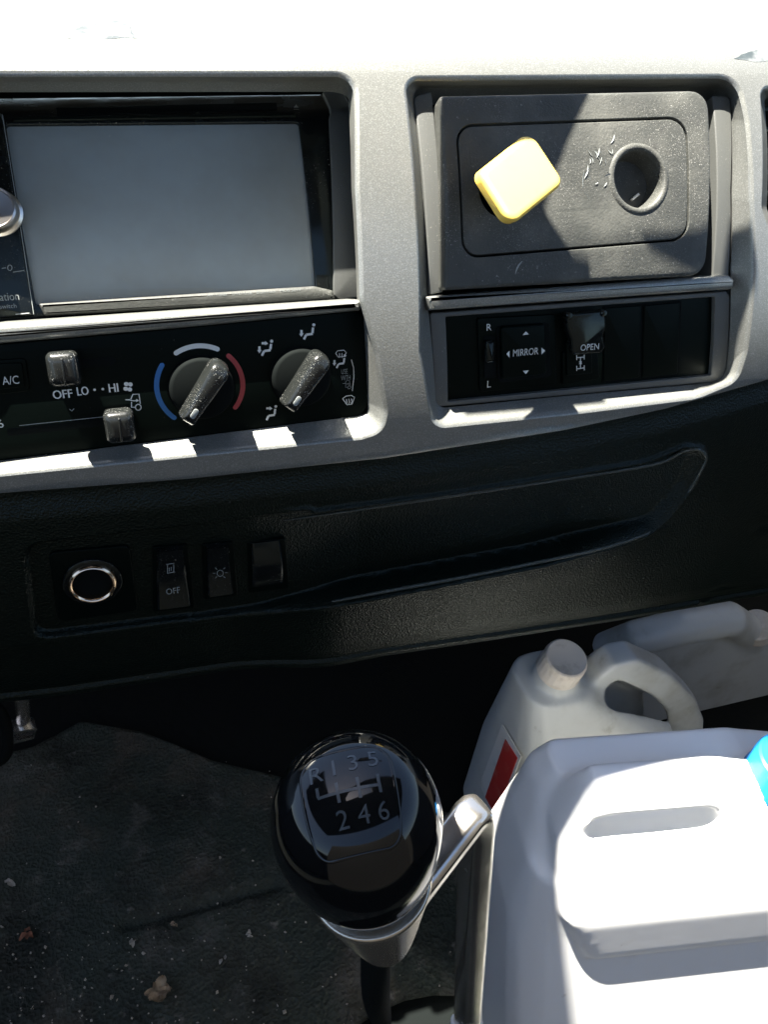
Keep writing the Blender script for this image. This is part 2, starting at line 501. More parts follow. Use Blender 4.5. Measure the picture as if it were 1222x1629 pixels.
# lower panel: a relief over (u, v)
def seg_sdf(U, V, pts, closed=True):
    d = np.full(U.shape, 1e9); ins = np.zeros(U.shape, bool)
    n = len(pts)
    for i in range(n if closed else n - 1):
        x0, y0 = pts[i]; x1, y1 = pts[(i + 1) % n]
        dx, dy = x1 - x0, y1 - y0
        t = np.clip(((U - x0) * dx + (V - y0) * dy) / (dx * dx + dy * dy + 1e-9), 0, 1)
        d = np.minimum(d, np.hypot(U - x0 - t * dx, V - y0 - t * dy))
        if closed and abs(dy) > 1e-9:
            c = ((y0 > V) != (y1 > V)) & (U < dx * (V - y0) / dy + x0)
            ins ^= c
    return np.where(ins, -d, d) if closed else d
def sst(x, a, b_):
    t = np.clip((x - a) / (b_ - a), 0, 1); return t * t * (3 - 2 * t)
bot = ats([(-160, 1165), (100, 1135), (400, 1088), (611, 1046), (800, 1018), (980, 990), (1222, 948), (1440, 900)], -6)
botu = np.array([p[0] for p in bot]); botv = np.array([p[1] for p in bot])
topv_u = np.array([p[0] for p in OUT[3:-6]])
topl = ats([(-160, 804), (0, 787), (300, 764), (611, 731), (900, 686), (1060, 652), (1222, 606), (1440, 530)], -10)
tu = np.array([p[0] for p in topl]); tv = np.array([p[1] for p in topl])
NV = 240
ul = np.concatenate([np.linspace(uL, -225, 30)[:-1], np.linspace(-225, 285, 480), np.linspace(285, uR, 28)[1:]]); NU = len(ul)
T = np.linspace(0, 1, NV)
U = np.repeat(ul[None, :], NV, 0)
vt = np.interp(ul, tu, tv) + 6; vb = np.interp(ul, botu, botv) - 14
V = vt[None, :] * (1 - T[:, None]) + vb[None, :] * T[:, None]
pocket = rounded(ats([(300, 850), (440, 826), (700, 792), (1030, 738), (1090, 713), (1124, 716), (1106, 772), (1050, 842), (860, 892), (620, 938), (455, 968), (300, 992)], -4), [0, 20, 60, 30, 10, 8, 14, 24, 60, 60, 20, 0])
sw_rec = rounded(ats([(34, 868), (300, 838), (500, 812), (500, 955), (300, 990), (52, 1022)], -4), [12, 5, 5, 5, 5, 10])
s1 = seg_sdf(U, V, pocket); s2 = seg_sdf(U, V, sw_rec); s1 = np.minimum(s1, s2)
pu = np.array([p[0] for p in ats([(430, 900), (520, 900), (930, 800), (1100, 760)], -4)])
dep = np.interp(U, [pu[0] - 8, pu[1] + 25, pu[2], pu[3]], [5.5, 16, 16, 6])
wall = np.interp(U, [pu[2] - 5, pu[3]], [2.0, 10.0])
t1 = np.clip(-s1 / wall, 0, 1); t1 = t1 * t1 * (3 - 2 * t1)
t2 = np.clip(-s2 / 5.0, 0, 1); t2 = t2 * t2 * (3 - 2 * t2)
lip = np.exp(-((s1 - 1.2) / 1.5) ** 2) * 2.4 * sst(U, pu[0], pu[1])          # rolled rim of the pocket
Nn = -9 + 3.5 * sst(-(V - np.interp(U, tu, tv)), 0, 16) - dep * t1 + lip
lipc = ats([(250, 1000), (455, 968), (620, 938), (860, 892), (1000, 858), (1060, 838)], -4)
xb = np.interp(U, [p[0] for p in lipc], [p[1] for p in lipc]) - V
Nn += 5.5 * sst(xb, -1.0, 2.2) * np.exp(-(np.maximum(xb, 0) / 28) ** 2) * sst(U, pu[0] - 40, pu[1] + 20) * (1 - sst(U, pu[2] + 20, pu[3] + 10))
stepc = ats([(-200, 1052), (52, 1026), (300, 994), (470, 967), (640, 940)], -6)
x2 = np.interp(U, [p[0] for p in stepc], [p[1] for p in stepc]) - V
Nn -= 13 * sst(x2, 0, 3.5) * (1 - sst(U, pu[0] - 30, pu[1] + 15))
bv_ = np.interp(U, botu, botv)
under = bv_ - V
Nn += -70 * sst(under, 0, 14) ** 1.5
up_ = V - bv_
Nn += -1.4 * np.exp(-((up_ - 7.5) / 1.6) ** 2) + 1.2 * np.exp(-((up_ - 3.6) / 2.2) ** 2) - 2.5 * sst(-up_, -26, -6)
seam = ats([(1260, 770), (1222, 832), (1185, 890), (1150, 938), (1112, 966)], -6)
Nn += -2.2 * np.exp(-(seg_sdf(U, V, seam, False) / 1.1) ** 2)
b = MB()
b.v = [(float(U[j, i]), float(V[j, i]), float(Nn[j, i])) for j in range(NV) for i in range(NU)]
b.f = [(j * NU + i, (j + 1) * NU + i, (j + 1) * NU + i + 1, j * NU + i + 1) for j in range(NV - 1) for i in range(NU - 1)]
b.build('lower_panel', MT['vinyl'], dash, M, smooth=180)

# ------------------------------------------------------------------ printing helpers
def text_mb(txt):
    c = bpy.data.curves.new('t', 'FONT'); c.body = txt; c.resolution_u = 3
    o = bpy.data.objects.new('t', c); COL.objects.link(o)
    dg = bpy.context.evaluated_depsgraph_get(); dg.update()
    me = bpy.data.meshes.new_from_object(o.evaluated_get(dg))
    v = [tuple(q.co) for q in me.vertices]; f = [tuple(p.vertices) for p in me.polygons]
    bpy.data.objects.remove(o); bpy.data.curves.remove(c); bpy.data.meshes.remove(me)
    return v, f
def lettering(txt, px, py, hpx, n, m, parent, mp=M, name='lettering', wpx=None, bold=0):
    """flat print centred on a place of the photograph; hpx the letters' height there"""
    v, f = text_mb(txt)
    x0, x1 = min(p[0] for p in v), max(p[0] for p in v); y0, y1 = min(p[1] for p in v), max(p[1] for p in v)
    c = at(px, py, n)
    h = math.dist(at(px, py - hpx / 2, n), at(px, py + hpx / 2, n)); s = h / (y1 - y0)
    sx = s
    if wpx: sx = math.dist(at(px - wpx / 2, py, n), at(px + wpx / 2, py, n)) / (x1 - x0)
    b = MB()
    for dx in ((-bold, bold) if bold else (0,)):
        b.add([(c[0] + (p[0] - (x0 + x1) / 2) * sx + dx, c[1] + (p[1] - (y0 + y1) / 2) * s, n + (.02 if dx > 0 else 0)) for p in v], f)
    return b.build(name, m, parent, mp, smooth=0)
def strokes(lines, wpx, n, m, parent, name='icon', dots=(), fills=()):
    """icon drawn as flat strokes through places of the photograph"""
    b = MB()
    k = 0
    for ln in lines:
        p = ats(ln, n); w = wpx / 3.05
        b.ribbon(p, w, n + k * .01); k += 1
    for x, y, r in dots:
        c = at(x, y, n); lp = circle(c, r / 3.05, 14)
        b.add([(q[0], q[1], n + k * .01) for q in lp], [tuple(range(14))]); k += 1
    for pl in fills:
        lp = ccw(ats(pl, n))
        b.add([(q[0], q[1], n + k * .01) for q in lp], [tuple(range(len(lp)))]); k += 1
    return b.build(name, m, parent, M, smooth=0)
def arc_px(cx, cy, rx_, ry_, a0, a1, k=18):
    return [(cx + rx_ * math.cos(math.radians(a0 + (a1 - a0) * i / k)), cy - ry_ * math.sin(math.radians(a0 + (a1 - a0) * i / k))) for i in range(k + 1)]
def panel(name, px, n0, n1, m, parent, r=1.5, bev=.6, holes=(), cut=0, nref=None):
    b = MB()
    b.plate(rounded(ats(px, n1 if nref is None else nref), r), n0, n1, bev, holes)
    return b.build(name, m, parent, M, cut=cut)
def cyl(name, px, py, prf, m, parent, seg=48):
    b = MB(); c = at(px, py, prf[-1][1])
    b.lathe(c, prf, seg)
    return b.build(name, m, parent, M)

# ------------------------------------------------------------------ head unit (in the left opening)
HN = -42
hu = thing('head_unit', rootpt(280, 330, HN), 'black car stereo with large blank grey screen in the silver bezel', 'car stereo')
FR = [(-130, 158), (512, 150), (534, 470), (-130, 530)]
scr = [(11, 203), (468, 199), (494, 452), (60, 479)]
b = MB()
b.plate(rounded(ats(FR, HN), 1.5), HN - 20, HN, .8, [rounded(ats([(8, 198), (475, 194), (502, 458), (56, 486)], HN), 2)], .5)
fr = b.build('frame', MT['gloss'], hu, M, cut=20)
panel('screen', [(6, 196), (477, 192), (504, 460), (54, 488)], HN - 6, HN - 2.2, MT['screen'], hu, 1, .3, cut=20)
sl = panel('bezel_bar', [(476, 190), (497, 188), (524, 462), (503, 462)], HN - 1, HN + 1.2, MT['gloss'], hu, 1, .5)
panel('lower_bar', [(60, 483), (500, 455), (530, 462), (535, 477), (70, 503)], HN - 1, HN + 11, MT['dusty'], hu, 1, 2.0)
panel('disc_slot', [(88, 171), (440, 163), (441, 173), (90, 184)], HN, HN + .5, MT['void'], hu, .8, .15)
panel('slot_lip', [(20, 186), (470, 179), (470, 184), (20, 192)], HN, HN + 1.4, MT['black'], hu, .5, .4)
strokes([[(467, 174), (475, 174)]], 1.6, HN + .25, MT['white'], hu, 'eject_mark', fills=[[(467, 171), (471, 166), (475, 171)]])
lettering('AV-Tuner   DVD/USB   Bluetooth   MOS 50W', 405, 465, 5, HN + 11.15, MT['dim'], hu, wpx=150)
# control strip at its left, tilted glossy black
cs = panel('control_strip', [(-110, 180), (1, 180), (53, 503), (-110, 515)], HN, HN + 3, MT['gloss'], hu, 1, .6, cut=20)
strokes([[(3, 182), (27, 330), (53, 500)]], 1.2, HN + 3.1, MT['dim'], cs, 'edge_line')
b = MB(); c = at(-14, 331, HN + 12)
b.lathe(c, [(13.6, HN + 3), (13.6, HN + 4.5), (12.2, HN + 5.5), (12.0, HN + 12), (11.4, HN + 13.2), (10.4, HN + 13.6), (10.0, HN + 13.2), (0.3, HN + 12.6)], 56)
b.build('volume_knob', MT['alu'], hu, M)
lettering('ation', 14, 472, 12, HN + 3.1, MT['dim'], cs, wpx=31)
lettering('switch', 12, 487, 7, HN + 3.1, MT['dim'], cs, wpx=27)
strokes([[(2, 427), (9, 426)], arc_px(15, 426, 3.5, 4.5, 0, 360, 10), [(20, 433), (38, 430)]], 1.3, HN + 3.1, MT['dim'], cs)
strokes([[(24, 500), (46, 498)]], 1.6, HN + 3.1, MT['white'], cs, 'highlight_mark')
panel('side_trim', [(512, 145), (545, 145), (562, 200), (570, 474), (540, 478), (530, 470)], -54, -41, MT['grey'], dash, 2, 1, cut=20)

# silver bar between the stereo and the climate panel
b = MB()
pt = rounded(ats([(-140, 533), (0, 514), (300, 494), (574, 476), (578, 494), (300, 521), (0, 547), (-140, 566)], -6), [1, 0, 0, 2, 2, 0, 0, 1])
b.plate(pt, -30, -5, 4.2, bseg=5)
b.build('divider_bar', MT['silver'], dash, M, cut=0)

# ------------------------------------------------------------------ climate panel
CN = -12.5
cl = thing('climate_control_panel', rootpt(320, 690, CN), 'black climate control panel with two dials and two sliders below the stereo', 'control panel')
panel('faceplate', [(-140, 562), (0, 547), (300, 520), (566, 494), (579, 506), (586, 645), (574, 662), (300, 696), (0, 733), (-140, 750)], CN - 14, CN, MT['panel'], cl, [1, 0, 0, 3, 3, 3, 3, 0, 0, 1], .8, cut=20)
PN = CN + .15
# A/C button
ac = panel('button_surround', [(-40, 574), (40, 570), (47, 622), (-40, 632)], CN, CN + 1.2, MT['panel'], cl, 2, .5)
bt = panel('button', [(-40, 580), (34, 577), (39, 615), (-40, 624)], CN, CN + 2.6, MT['panel'], cl, 1.2, .5)
lettering('A/C', 16, 605, 13, CN + 2.75, MT['white'], bt, wpx=27)
# slots
panel('slider_slot', [(100, 574), (178, 567), (186, 573), (178, 582), (100, 589)], CN, CN + .12, MT['void'], cl, 1.2, .05)
panel('slider_slot', [(10, 682), (200, 662), (200, 674), (12, 694)], CN, CN + .12, MT['void'], cl, 1.0, .05)
strokes([[(30, 677), (165, 663)]], 1.2, PN + .1, MT['dim'], cl, 'slot_edge')
def slider_knob(px, py, lab):
    b = MB(); c = Vector(at(px, py, CN + 9))
    w, h = 7.6, 8.6
    rs = []
    for k, (sx, sy, nz, dy) in enumerate([(.62, .70, 0, 0), (.66, .74, 3, 0), (.94, .96, 5, 0), (1, 1, 7.5, 0), (1, 1, 11.5, .1), (.93, .93, 14.2, .2), (.74, .76, 15.9, .3), (.4, .45, 16.6, .3)]):
        lp = rounded([(-w * sx, -h * sy), (w * sx, -h * sy), (w * sx, h * sy), (-w * sx, h * sy)], 3.2 * min(sx, 1), 5)
        rs.append([(c.x + x, c.y + y + dy, CN + nz) for x, y in lp])
    b.rings(rs, cap1=True)
    o = b.build('slider_knob', MT['knob'], cl, M, smooth=60)
    o['label'] = lab
    b = MB()
    b.plate(rounded([(c.x - .5, c.y - 6.8), (c.x + .5, c.y - 6.8), (c.x + .9, c.y + 6), (c.x - .3, c.y + 6)], .3), CN + 14, CN + 17.4, .4)
    b.build('ridge', MT['knob'], o, M)
    return o
slider_knob(101, 586, 'upper grey slider knob at the OFF end of the fan slot')
slider_knob(190, 676, 'lower grey slider knob at the end of the air slot')
# dials
def dial(px, py, r, ang, mono):
    c = at(px, py, CN + 2); s = r / 3.05
    b = MB()
    b.lathe(c, [(s + .8, CN), (s + .8, CN + .3), (s, CN + .2), (s - .3, CN + 4.5), (s - 1.2, CN + 5.6), (s - 2.2, CN + 6), (.5, CN + 6)], 64)
    d = b.build('dial', MT['void'], cl, M)
    # grip bar, wider at its top end
    A = Vector((math.cos(ang), math.sin(ang))); B = Vector((-A.y, A.x))
    C = Vector(c)
    def quad(l0, l1, w0, w1): return [tuple(C + A * l0 - B * w0), tuple(C + A * l1 - B * w1), tuple(C + A * l1 + B * w1), tuple(C + A * l0 + B * w0)]
    rs = []
    for sc_, n in [(1.0, 6.0), (.99, 10), (.95, 15), (.90, 18), (.78, 19.6), (.55, 20.4)]:
        lp = rounded(quad(-(s + 1.0) * (.3 + .7 * sc_), (s + 1.5) * (.2 + .8 * sc_), 4.0 * sc_, 5.9 * sc_), [1.6 * sc_, 4.4 * sc_, 4.4 * sc_, 1.6 * sc_], 6)
        rs.append([(x, y, CN + n - (3.0 if False else 0)) for x, y in lp])
    b = MB(); b.rings(rs, cap1=True)
    g = b.build('grip', MT['knob'], d, M, smooth=60)
    m_ = C - A * (s * .62)
    b = MB()
    b.plate(rounded([tuple(m_ - A * 2.8 - B * 1.4), tuple(m_ + A * 2.8 - B * 1.4), tuple(m_ + A * 2.8 + B * 1.4), tuple(m_ - A * 2.8 + B * 1.4)], 1.3), CN + 18, CN + 20.6, .25)
    b.build('pointer_mark', MT['dim'], d, M)
    return d
dial(321, 617, 53, math.radians(52), 0)
dial(479, 600, 51, math.radians(51), 0)
# arcs round the first dial
def arc(px, py, rpx, a0, a1, wpx, m, nm):
    c = at(px, py, PN); r = rpx / 3.05
    pts = [(c[0] + r * math.cos(math.radians(a0 + (a1 - a0) * i / 24)), c[1] + r * math.sin(math.radians(a0 + (a1 - a0) * i / 24))) for i in range(25)]
    b = MB(); b.ribbon(pts, wpx / 3.05, PN)
    for q in (pts[0], pts[-1]):
        lp = circle(q, wpx / 6.1, 12); b.add([(x, y, PN + .01) for x, y in lp], [tuple(range(12))])
    b.build(nm, m, cl, M, smooth=0)
arc(320, 614, 71, 145, 226, 8, MT['blue'], 'cold_arc')
arc(320, 614, 68, 62, 120, 8, MT['white'], 'mild_arc')
arc(320, 614, 68, 44, -40, 8, MT['red'], 'warm_arc')
lettering('OFF', 99, 627, 13.5, PN, MT['white'], cl, wpx=31, bold=.12)
lettering('LO', 131, 622, 13.5, PN, MT['white'], cl, wpx=18, bold=.12)
strokes([], 1, PN, MT['white'], cl, 'fan_step_dots', dots=[(150, 620, 2.1), (163, 619, 2.1)])
lettering('HI', 180, 617, 13.5, PN, MT['white'], cl, wpx=15, bold=.12)
lettering('6', 0, 674, 13, PN, MT['white'], cl)
# fan icon
strokes([], 1, PN, MT['white'], cl, 'fan_icon', dots=[(200.5, 611, 3.6), (207, 611.5, 3.6), (199.5, 618.5, 3.6), (206, 619.5, 3.6)])
def truck(x, y, s, m, nm='recirculation_icon'):
    P = lambda l: [(x + a * s, y + b_ * s) for a, b_ in l]
    strokes([P([(0, 0), (6, 0), (12, 1.5), (18, 1)]), P([(8, -1), (11, -8), (20, -8.5), (22, 6)]), P([(14, 11), (9, 11), (9, 3)]),
             P(arc_px(19, 11, 4.2, 4.4, 0, 360, 14))], 1.6 * s, PN, m, cl, nm, fills=[P([(16, -1.5), (20, 1), (16, 3.5)])])
truck(199, 636, 1.08, MT['white'])
def person(x, y, down, across, s=1.0, screen=False):
    P = lambda l: [(x + a * s, y + b_ * s) for a, b_ in l]
    ln = [P([(8, -9), (7, 0)]), P([(7.4, 1), (-3, 2.5)]), P([(-3, 2.5), (-6.5, 10)])]
    fills = []
    if across:
        ln.append(P([(-7, -10), (-1, -10)])); fills.append(P([(-1.5, -13.4), (3.6, -9.6), (-1.5, -6.6)]))
    if down:
        ln.append(P([(-10.5, -5), (-10.5, 1)])); fills.append(P([(-14, 1), (-7, .4), (-10.6, 6)]))
    if screen:
        ln += [P([(-7, -15), (-4, -18), (2, -18.5), (4, -15), (1.5, -10), (-4.5, -9.5), (-7, -15)]), P([(-2.5, -14), (-2.5, -9)]), P([(.5, -14), (.5, -9)])]
    strokes(ln, 4.0 * s if not screen else 3.0 * s, PN, MT['white'], cl, 'airflow_icon', dots=[(x + 9 * s, y - 13.2 * s, 2.7 * s)], fills=fills)
person(490, 530, True, False)
person(423, 556, True, True)
person(541, 577, True, False, .85, False)
strokes([[(534, 562), (537, 558), (547, 557), (551, 561), (547, 567), (538, 568), (534, 562)], [(540, 562), (540, 569)], [(544, 562), (544, 569)]], 1.3, PN, MT['white'], cl, 'demist_icon')
person(430, 659, False, True, .95)
lettering('USE', 548, 591, 8, PN, MT['dim'], cl, wpx=10)
lettering('WITH', 550, 601, 8, PN, MT['dim'], cl, wpx=15)
truck(545, 610, .55, MT['dim'], 'recirculation_mark')
strokes([[(559, 572), (562.5, 585), (563, 600), (560.5, 622)]], 1.4, PN, MT['white'], cl, 'bracket_line')
strokes([[(545, 634), (551, 630), (559, 629), (564, 632), (560, 643), (552, 644), (545, 634)], [(551, 635), (552, 641), (550.5, 643)], [(555, 634.5), (556, 640), (554.5, 643)], [(559, 634), (560, 639), (558.5, 642)]], 1.5, PN, MT['white'], cl, 'windscreen_icon')
strokes([[(110, 651), (114, 654), (117, 650)]], 1.2, PN, MT['dim'], cl, 'faint_mark')

# ------------------------------------------------------------------ cup holder block (right opening, top)
cu = thing('cup_holder', rootpt(905, 450, -10), 'black dusty cup holder block with one open round hole in the silver bezel', 'cup holder')
BN = 1.0
blk = rounded(ats([(700, 151), (1127, 142), (1123, 438), (708, 462)], BN), [2, 11, 11, 2])
ins_px = [(725, 199), (1068, 187), (1092, 205), (1093, 350), (1080, 380), (752, 409), (735, 392)]
ins_o = rounded(ats([(724, 198), (1093, 185), (1096, 382), (735, 412)], BN), [11, 12, 12, 10])
b = MB()
b.plate(blk, -40, BN, 2.4, [ins_o], .5, bseg=4)
b.build('block', MT['dusty'], cu, M, cut=12)
hc = at(1018, 284, BN); hc2 = at(803, 303, BN)
b = MB()
io = inset(ccw(ins_o), 1.3)
b.plate(io, -6, BN - .3, .5, [circle(hc, 16.0, 56), circle(hc2, 14.5, 56)], 1.4, bseg=4)
ip = b.build('inset_panel', MT['dusty'], cu, M, cut=12)
b = MB(); b.plate(inset(ccw(ins_o), -2), -8, -6.2, .1, [circle(hc, 16.0, 56), circle(hc2, 14.5, 56)]); b.build('backing', MT['void'], cu, M)
def well(c, r, depth):
    b = MB()
    b.rings([[(x, y, n) for x, y in circle(c, rr, 56)] for rr, n in ((r - 1, -depth), (r, -3))], cap0=False)
    b.f = [f[::-1] for f in b.f]
    b.add([(x, y, -depth) for x, y in circle(c, r - 1, 56)], [tuple(range(56))])
    b.build('cup_well', MT['dusty'], cu, M)
b = MB(); b.lathe(hc, [(20.5, BN - .6), (19.4, BN + .1), (18.4, BN + .45), (17.2, BN + .35), (16.4, BN - .3), (15.8, BN - 3)], 64, cap=False)
b.build('hole_rim', MT['dusty'], cu, M)
well(hc, 16.0, 14); well(hc2, 14.5, 24)
# scuffs left of the hole: curled slivers of plastic
def sliver(px, py, dx, dy, w):
    b = MB(); p0 = Vector(at(px, py, BN)); p1 = Vector(at(px + dx, py + dy, BN)); d = (p1 - p0); nrm = Vector((-d.y, d.x)).normalized() * w
    L_, R_ = [], []
    for i in range(6):
        t = i / 5; p = p0 + d * t + nrm * (.8 * math.sin(t * 3.1)); ww = w * (1 - abs(2 * t - 1) ** 2 * .9)
        L_.append((p.x - nrm.x / w * ww / 2, p.y - nrm.y / w * ww / 2, BN + .02)); R_.append((p.x + nrm.x / w * ww / 2, p.y + nrm.y / w * ww / 2, BN + .08 + .22 * math.sin(t * 3.1)))
    b.strip(L_, R_, False); b.build('scuff', MT['dim'], cu, M)
for s_ in [(928, 300, 2, -30, .7), (936, 262, -6, 22, .9), (929, 280, 12, -14, .5), (946, 240, 5, 10, .8), (978, 214, -6, 14, .7), (954, 235, -4, 16, .5), (961, 282, 14, -5, .6), (966, 274, 8, 8, .4), (941, 250, 3, 9, .5), (930, 306, 8, 12, .35)]:
    sliver(*s_)
for k in range(16):
    a_ = random.gauss(2.75, .4); r_ = random.uniform(50, 88)
    x_, y_ = 1018 + r_ * math.cos(a_), 283 - r_ * 1.05 * math.sin(a_)
    sliver(x_, y_, random.uniform(-9, 7), random.uniform(-12, 12), random.uniform(.15, .5))
sliver(820, 437, 12, -22, 1.2)
b = MB(); c0 = at(1012, 315, -13)
b.plate([(c0[0] - 2.5, c0[1] - 1.5), (c0[0] + 2.4, c0[1] + 1.8), (c0[0] + 1.4, c0[1] + 2.8), (c0[0] - 3.2, c0[1] - .4)], -14, -12, .1)
tag(b.build('plastic_scrap', MT['white'], None, M), 'tiny pale plastic scrap inside the open cup well', 'scrap')
# yellow square plug over the second hole
yk = thing('yellow_plug', M(*hc2, 0), 'bright yellow square plug with rounded corners in the left cup well', 'plug')
YN = 38
TL = .6
qp = [(845, 206), (901, 290), (815, 361), (761, 273)]
q = ats(qp, YN)
for _ in range(6):
    vq = sum(p[1] for p in q) / 4
    q = [at(x, y, YN - TL * (p[1] - vq)) for (x, y), p in zip(qp, q)]
b = MB(); b.plate(rounded(q, 6, 8), YN - 9, YN, 3.6, bseg=6); vq = sum(p[1] for p in q) / 4; b.build('cap', MT['yellow'], yk, lambda u, v, n: M(u, v + (YN - n) * .0, n - TL * (v - vq)))
qc = (sum(p[0] for p in q) / 4, sum(p[1] for p in q) / 4)
b = MB(); b.lathe(hc2, [(10, -20), (10, 2), (9, 4)], 32)
b.build('base', MT['black'], yk, M)
b = MB()
b.rings([[(x, y, n) for x, y in circle((hc2[0] * (1 - t) + qc[0] * t, hc2[1] * (1 - t) + qc[1] * t), 7, 24)] for t, n in ((0, 2), (.5, 14), (1, YN - 10))])
b.build('stem', MT['yellow'], yk, M)

# grey trims beside it and the rounded bar below
panel('side_trim', [(658, 152), (687, 145), (706, 464), (683, 470)], -40, -9, MT['grey'], dash, [5, 1, 1, 2], 1, cut=20)
panel('side_trim', [(1134, 152), (1163, 152), (1164, 300), (1160, 445), (1133, 446)], -40, -10, MT['grey'], dash, [1, 4, 0, 2, 1], 1, cut=20)
b = MB()
b.plate(rounded(ats([(678, 472), (1160, 437), (1169, 445), (1167, 460), (684, 494)], -3), [1, 2, 2, 2, 1]), -30, -2, 2.6, bseg=5)
b.build('divider_bar', MT['silver'], dash, M)

# ------------------------------------------------------------------ switch strip (right opening, bottom)
SN = -15
b = MB()
b.plate(rounded(ats([(684, 498), (1156, 463), (1162, 470), (1155, 606), (692, 648)], -12), [1.5, 2, 2, 2, 2]), -26, -12, .8,
        [rounded(ats([(709, 504), (1138, 472), (1132, 597), (713, 639)], -12), 1)], .5)
b.build('switch_surround', MT['grey'], dash, M, cut=20)
panel('switch_backplate', [(705, 501), (1142, 470), (1136, 601), (709, 643)], -20, SN, MT['panel'], dash, 1, .2, cut=20)
ms = thing('mirror_switch', rootpt(820, 620, SN), 'black mirror adjuster switch with arrows and an R and L toggle', 'switch')
panel('housing', [(760, 506), (884, 500), (886, 612), (764, 624)], SN, SN + 2.2, MT['panel'], ms, 2, .7)
panel('button_surround', [(790, 519), (874, 513), (877, 601), (793, 609)], SN + 2, SN + 2.9, MT['void'], ms, 3, .4)
mb_ = panel('button', [(798, 520), (868, 515), (871, 596), (800, 605)], SN + 2, SN + 6.4, MT['panel'], ms, 2.2, 1.4)
lettering('MIRROR', 837, 560, 11, SN + 6.6, MT['white'], mb_, wpx=40)
strokes([], 1, SN + 6.6, MT['white'], mb_, 'arrow', fills=[[(832, 533), (842, 532), (837, 527)]])
strokes([], 1, SN + 6.6, MT['white'], mb_, 'arrow', fills=[[(832, 590), (842, 589), (837, 595)]])
strokes([], 1, SN + 6.6, MT['white'], mb_, 'arrow', fills=[[(811, 558), (811, 569), (806, 563)]])
strokes([], 1, SN + 6.6, MT['white'], mb_, 'arrow', fills=[[(862, 553), (862, 564), (868, 558)]])
panel('toggle_slot', [(770, 535), (789, 533), (790, 600), (771, 602)], SN + 2, SN + 2.5, MT['void'], ms, 1, .1)
b = MB(); c = at(780, 560, SN + 6)
b.plate(rounded([(c[0] - 3, c[1] - 7), (c[0] + 3, c[1] - 7), (c[0] + 3, c[1] + 7), (c[0] - 3, c[1] + 7)], 1.5), SN + 2, SN + 7, 2.2)
tg = b.build('toggle', MT['gloss'], ms, M)
lettering('R', 778.5, 520.5, 10.5, SN + 2.35, MT['white'], ms)
lettering('L', 778.5, 611, 10.5, SN + 2.35, MT['white'], ms)
# guarded switch
gs = thing('guarded_switch', rootpt(925, 600, SN), 'black flip cover switch reading OPEN with axle symbol below', 'switch')
panel('housing', [(896, 560), (951, 556), (955, 603), (896, 612)], SN, SN + 2.4, MT['panel'], gs, 1.2, .6)
panel('rocker', [(902, 545), (942, 543), (943, 594), (903, 598)], SN + 2, SN + 4.2, MT['panel'], gs, 1, .6)
b = MB(); g0 = ats([(901, 499), (964, 493), (966, 520), (961, 534), (965, 552), (958, 562), (912, 565), (910, 540), (904, 525)], SN + 9)
b.plate(rounded(g0, [2, 2, 1, 2, 2, 2, 2, 2, 2]), SN + 4, SN + 9, 1.6)
fl = b.build('flip_cover', MT['gloss'], gs, M)
for hx, hy in ((906, 502), (961, 498)):
    b = MB(); c = at(hx, hy, SN + 9)
    b.lathe(c, [(2.2, SN + 4), (2.2, SN + 9.6), (1.5, SN + 10.4), (.2, SN + 10.5)], 20); b.build('hinge', MT['gloss'], fl, M)
lettering('OPEN', 939, 552, 10, SN + 9.2, MT['white'], fl, wpx=29)
strokes([[(918, 565), (918, 573)], [(930, 564), (930, 572)], [(918, 569), (930, 568)], [(924, 569), (924, 586)], [(918, 582), (918, 590)], [(930, 581), (930, 589)], [(918, 587), (930, 585)], [(922, 575), (926, 579)], [(926, 575), (922, 579)]], 1.7, SN + 4.35, MT['white'], gs, 'axle_icon')
for i, (p, lab) in enumerate([([(963, 490), (1021, 486), (1018, 601), (961, 607)], 'blank black switch cover next to the OPEN flip switch'),
                              ([(1026, 486), (1083, 481), (1079, 595), (1023, 601)], 'blank black switch cover at the end of the strip')]):
    t_ = thing('switch_blank', rootpt(sum(x for x, _ in p) / 4, p[2][1], SN), lab, 'switch cover', 'blank switch covers')
    panel('cover', p, SN, SN + 2.0, MT['panel'], t_, 1.2, .6)
    panel('rim', [(p[0][0] - 2.5, p[0][1] - 3), (p[1][0] + 2.5, p[1][1] - 3), (p[2][0] + 2.5, p[2][1] + 3), (p[3][0] - 2.5, p[3][1] + 3)], SN, SN + .9, MT['void'], t_, 1.4, .3)

# vent at the edge of the picture
vn = thing('air_vent', rootpt(1300, 380, -12), 'black slatted air vent cut off by the picture edge', 'air vent')
panel('vent_back', [(1205, 130), (1440, 110), (1440, 345), (1230, 405)], -34, -28, MT['void'], vn, 1, .2, cut=20)
for k in range(7):
    y = 168 + k * 34
    panel('slat', [(1216, y), (1440, y - 22), (1440, y - 14), (1216, y + 9)], -26, -12, MT['black'], vn, .5, .8)

# ------------------------------------------------------------------ socket and rocker switches on the lower panel
def lowN(px, py):
    """how far the lower panel stands off there"""
    n = -12
    for _ in range(3):
        u, v = at(px, py, n)
        i = int(np.argmin(np.abs(ul - u))); j = int(np.argmin(np.abs(V[:, i] - v)))
        n = float(Nn[j, i])
    return n
